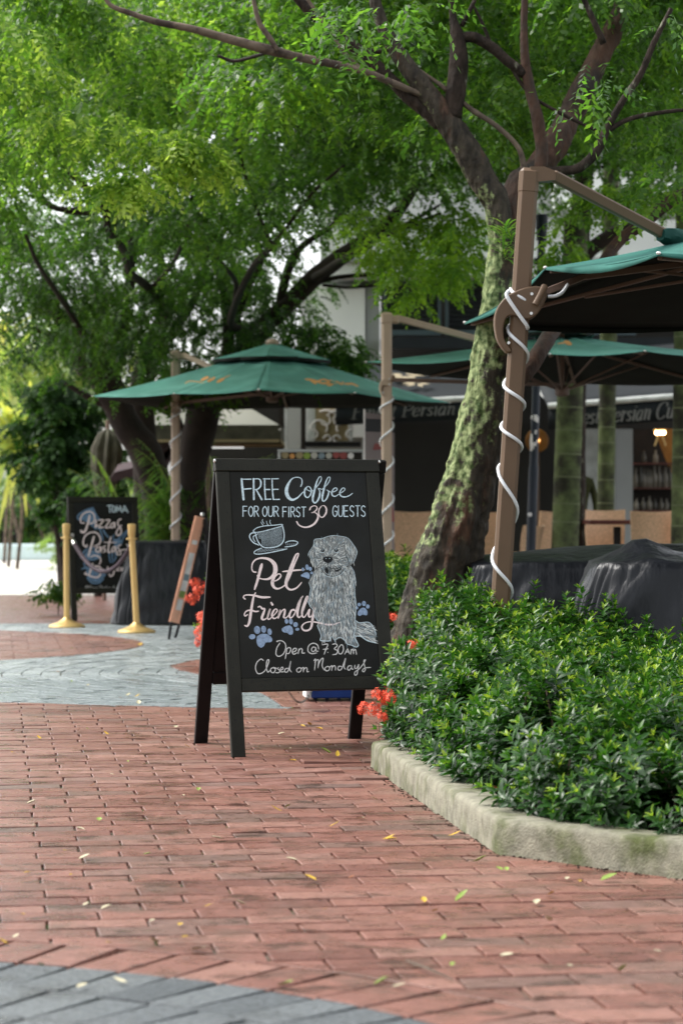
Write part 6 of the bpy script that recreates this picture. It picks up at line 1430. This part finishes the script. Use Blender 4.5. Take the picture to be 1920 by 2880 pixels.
for q in ([(600, 755, 24, 23.6), (535, 750, 18, 22.5), (540, 700, 18, 21.5), (580, 615, 16, 20.5), (625, 565, 13, 19.5), (660, 520, 8, 19)], [(540, 690, 12, 21.4), (540, 645, 12, 21), (505, 600, 10, 20), (470, 565, 8, 19.5)], [(625, 565, 9, 19.5), (590, 480, 9, 19), (560, 390, 8, 18.6), (545, 320, 6, 18.4)],
          [(720, 640, 22, 23.6), (800, 590, 20, 22), (870, 545, 17, 21), (940, 520, 12, 20), (1010, 490, 7, 19.5)], [(660, 520, 8, 19), (720, 440, 8, 18.8), (790, 380, 6, 18.6)]):
    limb(tL3, tL3.location, q, 20, m='bark_far', n=8)
# bright young sprays hanging in the open
br = []
for (u, v, r_, n) in ((420, 330, .16, 34), (470, 350, .14, 30), (500, 378, .08, 16), (370, 320, .16, 28), (330, 400, .15, 26), (285, 425, .13, 24), (245, 430, .09, 16), (400, 300, .12, 20), (260, 410, .1, 14), (30, 130, .25, 30), (70, 180, .25, 30), (180, 270, .3, 40), (20, 60, .25, 30), (250, 290, .2, 26)): br.append((D(u, v, 14.2), r_, n, .85))
crown(tL1, M['foliage_left'], br, 0, 0, name='young_leaves', seed=4, flat=.45)
# hanging branch in front of the fascia
hg = []
for k in range(32):
    t = rc.random(); u = 840+rc.uniform(0, 240); v = 470+rc.random()*(230-abs(u-950)*.9); hg.append((D(u, v, 19+rc.uniform(-1, 1)), .17, 15, .85))
for k in range(16): u = 700+rc.uniform(0, 120); hg.append((D(u, 740+(u-700)*.75+rc.uniform(-30, 25), 22.8), .16, 12, .3))
crown(tL3, M['foliage_near'], hg, 0, 0, name='hanging_leaves', seed=5)
# crown of the leaning tree: bright leaves over the upper right
def acc_near(u, v):
    if v > 430+40*ragged(u, .01, 4) or (u < 1120 and v > 280): return 0
    a = .9 if v < 150 else (.65 if v < 300 else .35)
    if u > 1100 and v > 330: a *= .35
    return a
cn = field(190, (560, 1640), (-230, 430), (12.8, 17), acc_near, .34, 42, lambda u, v, Y: .45+.25*noise.noise(Vector((u*.008, v*.008, 7)))-.1*(u > 1350))
crown(tree, M['foliage_near'], cn, 0, 0, seed=6)
cf = field(230, (760, 1660), (-200, 470), (17.5, 25), lambda u, v: 0 if (u < 1130 and v > 270) else ((1 if v < 300 else .6) if not (1120 < u < 1640 and v > 380) else .12), .5, 44, lambda u, v, Y: .4+.25*noise.noise(Vector((u*.008, v*.008, 9))))
crown(tg, M['foliage_near'], cf, 0, 0, seed=7)
bh = [(D(u, v, 18), .16, 16, .75) for u, v in ((1365, 430), (1400, 438), (1440, 430), (1480, 428), (1500, 445), (1345, 452), (1420, 452), (1300, 500), (1290, 560), (1285, 590))]
crown(tg, M['foliage_near'], bh, 0, 0, name='bright_leaves', seed=8, flat=.5)
# nearest big leaves drooping into the top of the picture
big = [spray_t(rc, 5, .15, .05, .019, .8) for _ in range(3)]; nb = []
for (u, v) in ((760, 10), (790, 50), (820, 95), (800, 30), (850, 20), (880, 60), (900, 30), (930, 60), (960, 40), (980, 20), (770, 80), (810, 130), (1350, 170), (1380, 200), (1330, 240), (1520, 60)): nb.append((D(u, v-10, 9.9+rc.uniform(-.3, .3)), .1, 6, .3))
crown(tree, M['foliage_near'], nb, 0, 0, name='near_leaves', seed=9, temps=big, scale=.9)
# ------------------------------------------------------------------ undergrowth and far garden
def bush(name, c, r_, n, mat, label, cat='bush', group=None, sc=1, tone=.3, temps=None, flat=.8):
    root = tag(empty(name, (c.x, c.y, 0)), label, cat, group); cl = []
    for k in range(max(1, int(n/30))):
        d = Vector((rc.gauss(0, 1), rc.gauss(0, 1), rc.gauss(0, 1))); d.normalize(); cl.append((Vector((c.x, c.y, c.z))+Vector((d.x*r_[0], d.y*r_[1], d.z*r_[2]))*rc.random()**.4, .3*max(r_[0], .6), 30, rc.uniform(-.15, .15)))
    cl = [(Vector((q[0].x, q[0].y, max(q[0].z, .12))), *q[1:]) for q in cl]
    crown(root, M[mat], cl, 0, 0, name='foliage', scale=sc, tone=tone, flat=flat, seed=n, temps=temps)
    mb = MB()
    if n < 100: mb.tube([(0, 0, 0), (.01, 0, c.z*.5), (0, 0, c.z)], .006, 5)
    for k in range(4 if n > 100 else 0): mb.tube([(rc.uniform(-.05, .05), 0, 0), (rc.uniform(-.3, .3)*r_[0], 0, c.z*.6), (rc.uniform(-.6, .6)*r_[0], 0, c.z)], [.05, .03, .015], 6, 3)
    mb.build('stems', M['bark_far'], root); return root
wide = [spray_t(rc, 4, .26, .13, .065, .4) for _ in range(4)]
bush('dark_bush', D(152, 1015, 31), (.62, .8, .9), 1200, 'foliage_bush', 'big dark green bush left of the curved trunk', sc=.85, tone=.25, temps=wide)
bush('dark_bush', D(225, 1130, 29.5), (.45, .5, .5), 500, 'foliage_bush', 'dark bush directly behind the pizza board', sc=.8, tone=.2, temps=wide)
bush('light_bush', D(140, 830, 36), (1.1, .9, .9), 800, 'foliage_bright', 'yellow green sunlit leaves between the dark bush and the crown', sc=.9, tone=.25, temps=wide)
bush('garden_bush', D(60, 1170, 60), (2.2, 1.2, 1.4), 900, 'foliage_bright', 'pale grey green garden shrubs beyond the bright plaza', sc=1.5, tone=.05, temps=wide)
bush('garden_bush', D(190, 1190, 58), (1.4, 1.0, 1.1), 600, 'foliage_bush', 'green garden shrubs just left of the pizza board, beyond the plaza', sc=1.3, tone=.5, temps=wide)
bush('garden_bush', D(330, 1180, 44), (1.6, 1.0, 1.0), 500, 'foliage_bright', 'pale shrub seen between the dark trunks', sc=1.2, tone=.15, temps=wide)
bush('low_creeper', D(134, 1345, 23.6), (.06, .08, .16), 60, 'foliage_bush', 'small green creeper at the left foot of the pizza board', 'plant', sc=.5, tone=.6, temps=wide)
def spiky(c, n, L, mat, label, z0=.2, tone=.4, cat='plant', w=.05):
    root = tag(empty('spiky_plant', (c.x, c.y, 0)), label, cat); t_ = [blade_t(rg, L, w, .7, 5)]; inst = []
    for k in range(n):
        a = rc.uniform(0, 6.28); e = rc.uniform(-.2, 1.4); inst.append(((rc.uniform(-.15, .15), rc.uniform(-.15, .15), c.z+rc.uniform(-.3, .3)), basis((math.cos(a)*math.cos(e), math.sin(a)*math.cos(e), math.sin(e))), rc.uniform(.6, 1.1), tone+rc.uniform(-.3, .3)))
    scatter('leaves', t_, inst, M[mat], root); MB().tube([(0, 0, 0), (.1, 0, c.z*.5), (0, 0, c.z)], .035, 8, 3).build('stem', M['bark_pale'], root); return root
spiky(D(20, 900, 48), 150, 2.0, 'foliage_bright', 'tall pale spiky plant at the left edge, upper one', tone=.35, w=.12)
spiky(D(40, 1020, 46), 170, 1.7, 'foliage_bright', 'yellowish spiky plant at the left edge, lower one', tone=.75, w=.12)
spiky(D(10, 800, 52), 100, 1.4, 'foliage_bright', 'yellow crested plant against the white sky at far left', tone=.9, w=.12)
# dark trunks and railings in the far garden
gd = tag(empty('garden_fence', D(120, 1240, 59)), 'dark slatted fence and stems beyond the plaza at far left', 'fence'); gd.location.z = 0; o = gd.location
for k in range(26):
    u = -30+k*12+rc.uniform(-3, 3); x = (u*K-960)/F*59; MB().box((x-o.x, rc.uniform(-.1, .1), .62), (rc.uniform(.05, .1), .05, rc.uniform(1.05, 1.35)), rz=rc.uniform(-.3, .3)).build('slat', M['wall_dark'], gd)
for z in (.3, .95): MB().box((-.3, 0, z), (3.6, .04, .06)).build('rail', M['wall_dark'], gd)
for k, (a, b, w) in enumerate((((10, 1130), (45, 1240), 9), ((60, 1150), (100, 1240), 7), ((90, 1170), (130, 1250), 6))):
    p0 = D(b[0], b[1], 57.4); p0.z = 0; t_ = tag(empty('thin_garden_tree', p0), ['pale leaning stem at the far left edge', 'second pale leaning stem from the left edge', 'thin pale leaning stem nearest the pizza board'][k], 'stem'); limb(t_, t_.location, [(b[0], b[1]+28, w), (b[0], b[1], w), ((a[0]+b[0])/2+6, (a[1]+b[1])/2, w), (a[0], a[1], w*.7)], 57.4, name='trunk', m='bark_pale', n=8)
# areca palms behind the pizza board
def areca(c, n, L, label, seed):
    r_ = random.Random(seed); root = tag(empty('areca_palm', (c.x, c.y, 0)), label, 'palm', 'feathery palms behind the left parasol pole'); inst = []; mb = MB()
    for k in range(n):
        a = r_.uniform(0, 6.28); d = Vector((math.cos(a), math.sin(a)*.8, 0)); L_ = L*r_.uniform(.55, 1.0); h0 = r_.uniform(.15, .5); up = r_.uniform(1.3, 2.4)
        pts = [Vector((0, 0, h0))+d*L_*.8*t+Vector((0, 0, L_*(up*t-1.0*t*t))) for t in np.linspace(0, 1, 9)]; mb.tube(pts, [.012*(1-.8*i/8) for i in range(9)], 5); side = d.cross(Vector((0, 0, 1)))
        for i in range(30):
            t = .15+.85*i/30; f = t*8; q = int(min(7, f)); p = pts[q].lerp(pts[q+1], f-q)
            for sg in (-1, 1): inst.append((tuple(p), basis((side*sg+d*.8+Vector((0, 0, r_.uniform(-.3, .5)))).normalized()), r_.uniform(.6, .9)*math.sin(math.pi*(.15+.78*t)), r_.uniform(.15, .85)))
    mb.build('stalks', M['leaf_green'], root); scatter('leaflets', [blade_t(rg, .36, .024, .4, 3)], inst, M['foliage_palm'], root)
areca(P(322*K, 1463, 26.0), 24, 1.0, 'feathery green palm right behind the pizza board', 3)
areca(P(452*K, 1463, 23.9), 34, 1.1, 'bushy green palm behind the left parasol pole', 5)
areca(P(505*K, 1463, 24), 22, 1.2, 'feathery palm half hidden by the left edge of the dog chalkboard', 8)
# folded parasol and pale canopies in the back
fp = tag(empty('folded_parasol', (P(240*K, 1463, 28).x, 28, 0)), 'folded olive grey parasol hanging in long pleats by the curved trunk', 'parasol'); o = fp.location
tp = D(248, 985, 28)-o; bt = D(240, 1165, 28)-o
mb = MB(); nn = 48; vs = []; prof = [(0, .02), (.06, .09), (.25, .145), (.5, .14), (.75, .10), (1, .055)]
for (t, r0) in prof:
    for k in range(nn):
        a = 2*math.pi*k/nn; rr = r0*(1+.28*math.sin(a*8+t*2)); p = tp.lerp(bt, t); vs.append(p+Vector((math.cos(a)*rr, math.sin(a)*rr, 0)))
mb.add(vs, [(j*nn+k, j*nn+(k+1) % nn, (j+1)*nn+(k+1) % nn, (j+1)*nn+k) for j in range(5) for k in range(nn)]); mb.build('folded_cloth', M['olive_cloth'], fp, smooth='all')
MB().tube([Vector((0, 0, 0)), tp+Vector((0, 0, .1))], .025, 10).build('pole', M['taupe_dark'], fp)
def square_canopy(cu, Y, half, zE, zA, valance, label, m='beige'):
    c = P(cu*K, 1463, Y); c.z = 0; root = tag(empty('pale_canopy', c), label, 'canopy'); mb = MB(); A = Vector((0, 0, zA)); cs = [Vector((-half, -half, zE)), Vector((half, -half, zE)), Vector((half, half, zE)), Vector((-half, half, zE))]
    for i in range(4): vs, fs = facet_grid(cs[i], cs[(i+1) % 4], A, A+Vector((.001, 0, 0)), 10, 8, .05); mb.add(vs, fs)
    mb.build('cloth', M[m], root, smooth=True)
    for i in range(4):
        a, b = cs[i], cs[(i+1) % 4]; d_ = (b-a); n_ = Vector((d_.y, -d_.x, 0)).normalized()*.01; MB().prism([a+n_, b+n_, b+n_-Vector((0, 0, valance)), a+n_-Vector((0, 0, valance))], n_*.6).build('valance', M['olive_cloth' if m == 'beige' else m], root)
        MB().prism([a+n_*1.8-Vector((0, 0, valance)), b+n_*1.8-Vector((0, 0, valance)), b+n_*1.8-Vector((0, 0, valance+.03)), a+n_*1.8-Vector((0, 0, valance+.03))], n_*.6).build('fringe', M['damask'], root)
    MB().tube([Vector((0, 0, 0)), A], .03, 10).build('pole', M['taupe_dark'], root)
square_canopy(478, 27.5, .83, 1.98, 2.55, .16, 'grey-white parasol canopy with a dark valance, behind the stout left trunk')
mr = tag(empty('maroon_awning', D(330, 1075, 27)), 'dark maroon slanting canopy with white gaps between the left trunks', 'canopy'); o = mr.location
mb = MB(); mb.prism([D(248, 1110, 27)-o, D(385, 1075, 27)-o, D(385, 1035, 27)-o, D(330, 1068, 27)-o, D(262, 1085, 27)-o], (0, .5, .1)); mb.prism([D(328, 1068, 27)-o, D(385, 1055, 27)-o, D(385, 1030, 27)-o, D(335, 1048, 27)-o], (0, .5, .1)); mb.build('cloth', M['maroon'], mr)
mb = MB(); mb.prism([D(338, 1086, 26.9)-o, D(384, 1078, 26.9)-o, D(384, 1070, 26.9)-o, D(362, 1074, 26.9)-o], (0, .05, 0)); mb.prism([D(436, 1058, 26.9)-o, D(466, 1048, 26.9)-o, D(468, 1042, 26.9)-o, D(440, 1050, 26.9)-o], (0, .05, 0)); mb.build('white_edge', M['white_print'], mr)
# dark storefront pieces left of the damask panel
for (u0, u1, m_) in ((640, 652, 'interior'), (653, 660, 'white_panel'), (661, 690, 'wall_grey'), (560, 640, 'wall_dark'), (392, 559, 'wall_dark'), (691, 702, 'interior')): slab('shopfront_panel', u0, 1030 if u1 < 560 else 920, u1, 1300, 29.6, .2, m_, z0=0)

# ------------------------------------------------------------------ litter on the paving
fl = random.Random(14)
tmpl = {}
def litter(u, v, size, mkey, label, cat='leaf', group=None):
    Y = F*CH/(v*K-HV); x = (u*K-960)/F*Y; key = (mkey, fl.randrange(4))
    if key not in tmpl:
        lv, lf = leaf_t(1, fl.uniform(.38, .55), fl.uniform(-.55, .1), fl.uniform(.1, .45)); tmpl[key] = MB().add([tuple(p) for p in lv], [tuple(f) for f in lf]).mesh('fallen_leaf', M[mkey], 'all')
    o = link('fallen_leaf', tmpl[key], None, (x, Y, .006)); o.scale = (size, size, size*.9); o.rotation_euler = (fl.uniform(-.12, .12), fl.uniform(-.12, .06), fl.uniform(0, 6.28)); tag(o, label, cat, group or label)
LB = {'leaf_yellow': 'small yellow fallen leaf lying flat on the paving', 'leaf_pale': 'small pale cream fallen leaf lying flat on the paving', 'leaf_green': 'small green fallen leaf lying flat on the paving', 'dead_leaf': 'small brown fallen leaf lying flat on the paving'}
for (u, v, s, m) in ((323, 1484, .09, 'leaf_yellow'), (98, 1413, .05, 'leaf_yellow'), (130, 1545, .035, 'dead_leaf'), (177, 2275, .03, 'leaf_pale'), (292, 2263, .032, 'leaf_pale'), (366, 2170, .028, 'leaf_pale'), (440, 2186, .04, 'leaf_pale'), (232, 2093, .03, 'leaf_pale'), (185, 2073, .026, 'dead_leaf'), (567, 2083, .026, 'leaf_pale'), (727, 2027, .038, 'leaf_yellow'),
                     (180, 1978, .03, 'leaf_pale'), (196, 1910, .03, 'leaf_pale'), (228, 1889, .03, 'leaf_green'), (519, 1932, .045, 'leaf_pale'), (648, 1867, .035, 'leaf_yellow'), (755, 1902, .035, 'leaf_yellow'), (683, 1980, .03, 'leaf_pale'), (817, 1884, .03, 'leaf_pale'), (877, 1932, .035, 'leaf_yellow'), (913, 1930, .035, 'leaf_yellow'), (1028, 1924, .035, 'leaf_yellow'),
                     (975, 2078, .03, 'leaf_yellow'), (1044, 2076, .045, 'leaf_green'), (1262, 2122, .03, 'leaf_pale'), (1378, 2028, .05, 'leaf_green'), (1230, 2082, .038, 'leaf_pale'), (1256, 2060, .03, 'leaf_yellow'), (1085, 1984, .035, 'leaf_green'), (1147, 2201, .03, 'leaf_pale'), (1418, 2236, .03, 'leaf_green'), (898, 2271, .03, 'leaf_pale'), (856, 2268, .03, 'leaf_green'), (637, 2270, .04, 'leaf_green'),
                     (870, 1842, .026, 'leaf_pale'), (1095, 1975, .03, 'dead_leaf'), (700, 1672, .04, 'leaf_yellow'), (762, 1734, .045, 'leaf_green'), (775, 1741, .04, 'leaf_yellow'), (715, 1668, .04, 'leaf_yellow'), (682, 1750, .035, 'leaf_yellow'), (741, 1678, .04, 'leaf_yellow'), (745, 1716, .03, 'leaf_yellow'), (683, 1705, .03, 'leaf_pale'), (638, 1690, .04, 'leaf_pale'), (655, 1725, .04, 'leaf_pale'),
                     (24, 1683, .035, 'leaf_pale'), (380, 1700, .03, 'leaf_pale'), (402, 1674, .035, 'leaf_pale'), (290, 1600, .04, 'leaf_pale'), (310, 1603, .03, 'leaf_yellow'), (95, 1700, .03, 'leaf_yellow'), (60, 1850, .03, 'leaf_pale'), (320, 1620, .04, 'leaf_pale'), (440, 1720, .03, 'leaf_yellow'), (250, 1690, .03, 'leaf_yellow'), (1300, 2025, .028, 'leaf_pale'), (1330, 2030, .02, 'leaf_yellow'), (455, 1820, .028, 'leaf_green')):
    litter(u, v, s*1.1, m, LB[m])
for k in range(110):
    v = 1480+fl.random()**1.4*760; u = fl.uniform(0, 1560)
    p = DG(u, v)
    if inside(PLANTER, p.x, p.y) or inside(PLANTER2, p.x, p.y) or (u > 860 and v < 1790) : continue
    m = fl.choice(('leaf_pale', 'leaf_pale', 'leaf_yellow', 'leaf_green', 'dead_leaf')); litter(u, v, fl.uniform(.012, .028), m, LB[m])
a = DG(932, 2212); b = DG(985, 2240); c = DG(1040, 2256)
tw = tag(empty('twig', a), 'thin dry twig on the red bricks near the bottom centre', 'twig'); MB().tube([(0, 0, .006), tuple(b-a+Vector((0, 0, .012))), tuple(c-a+Vector((0, 0, .006)))], [.002, .003, .0015], 5, 4).build('twig_stem', M['twig'], tw)

# grit and crumbs gathered along the foot of the kerb
gr = MB(); rr_ = random.Random(31); kp = [Vector(p) for p in ((.109, 9.11), (.432, 6.73), (.884, 6.26), (1.2, 5.95))]
for k in range(280):
    i = rr_.choice((0, 0, 0, 1, 2)); p = kp[i].lerp(kp[i+1], rr_.random()); d_ = (kp[i+1]-kp[i]).normalized(); nn_ = Vector((d_.y, -d_.x))
    if nn_.x > 0: nn_ = -nn_
    p = p+nn_*abs(rr_.gauss(0, .018)); s_ = rr_.uniform(.001, .004); gr.box((p.x, p.y, s_*.4), (s_*2, s_*rr_.uniform(1, 2.4), s_), rz=rr_.uniform(0, 3), bev=s_*.2)
tag(gr.build('kerb_grit', M['soil']), 'crumbs of dark soil and grit along the foot of the near kerb', 'grit', kind='stuff')
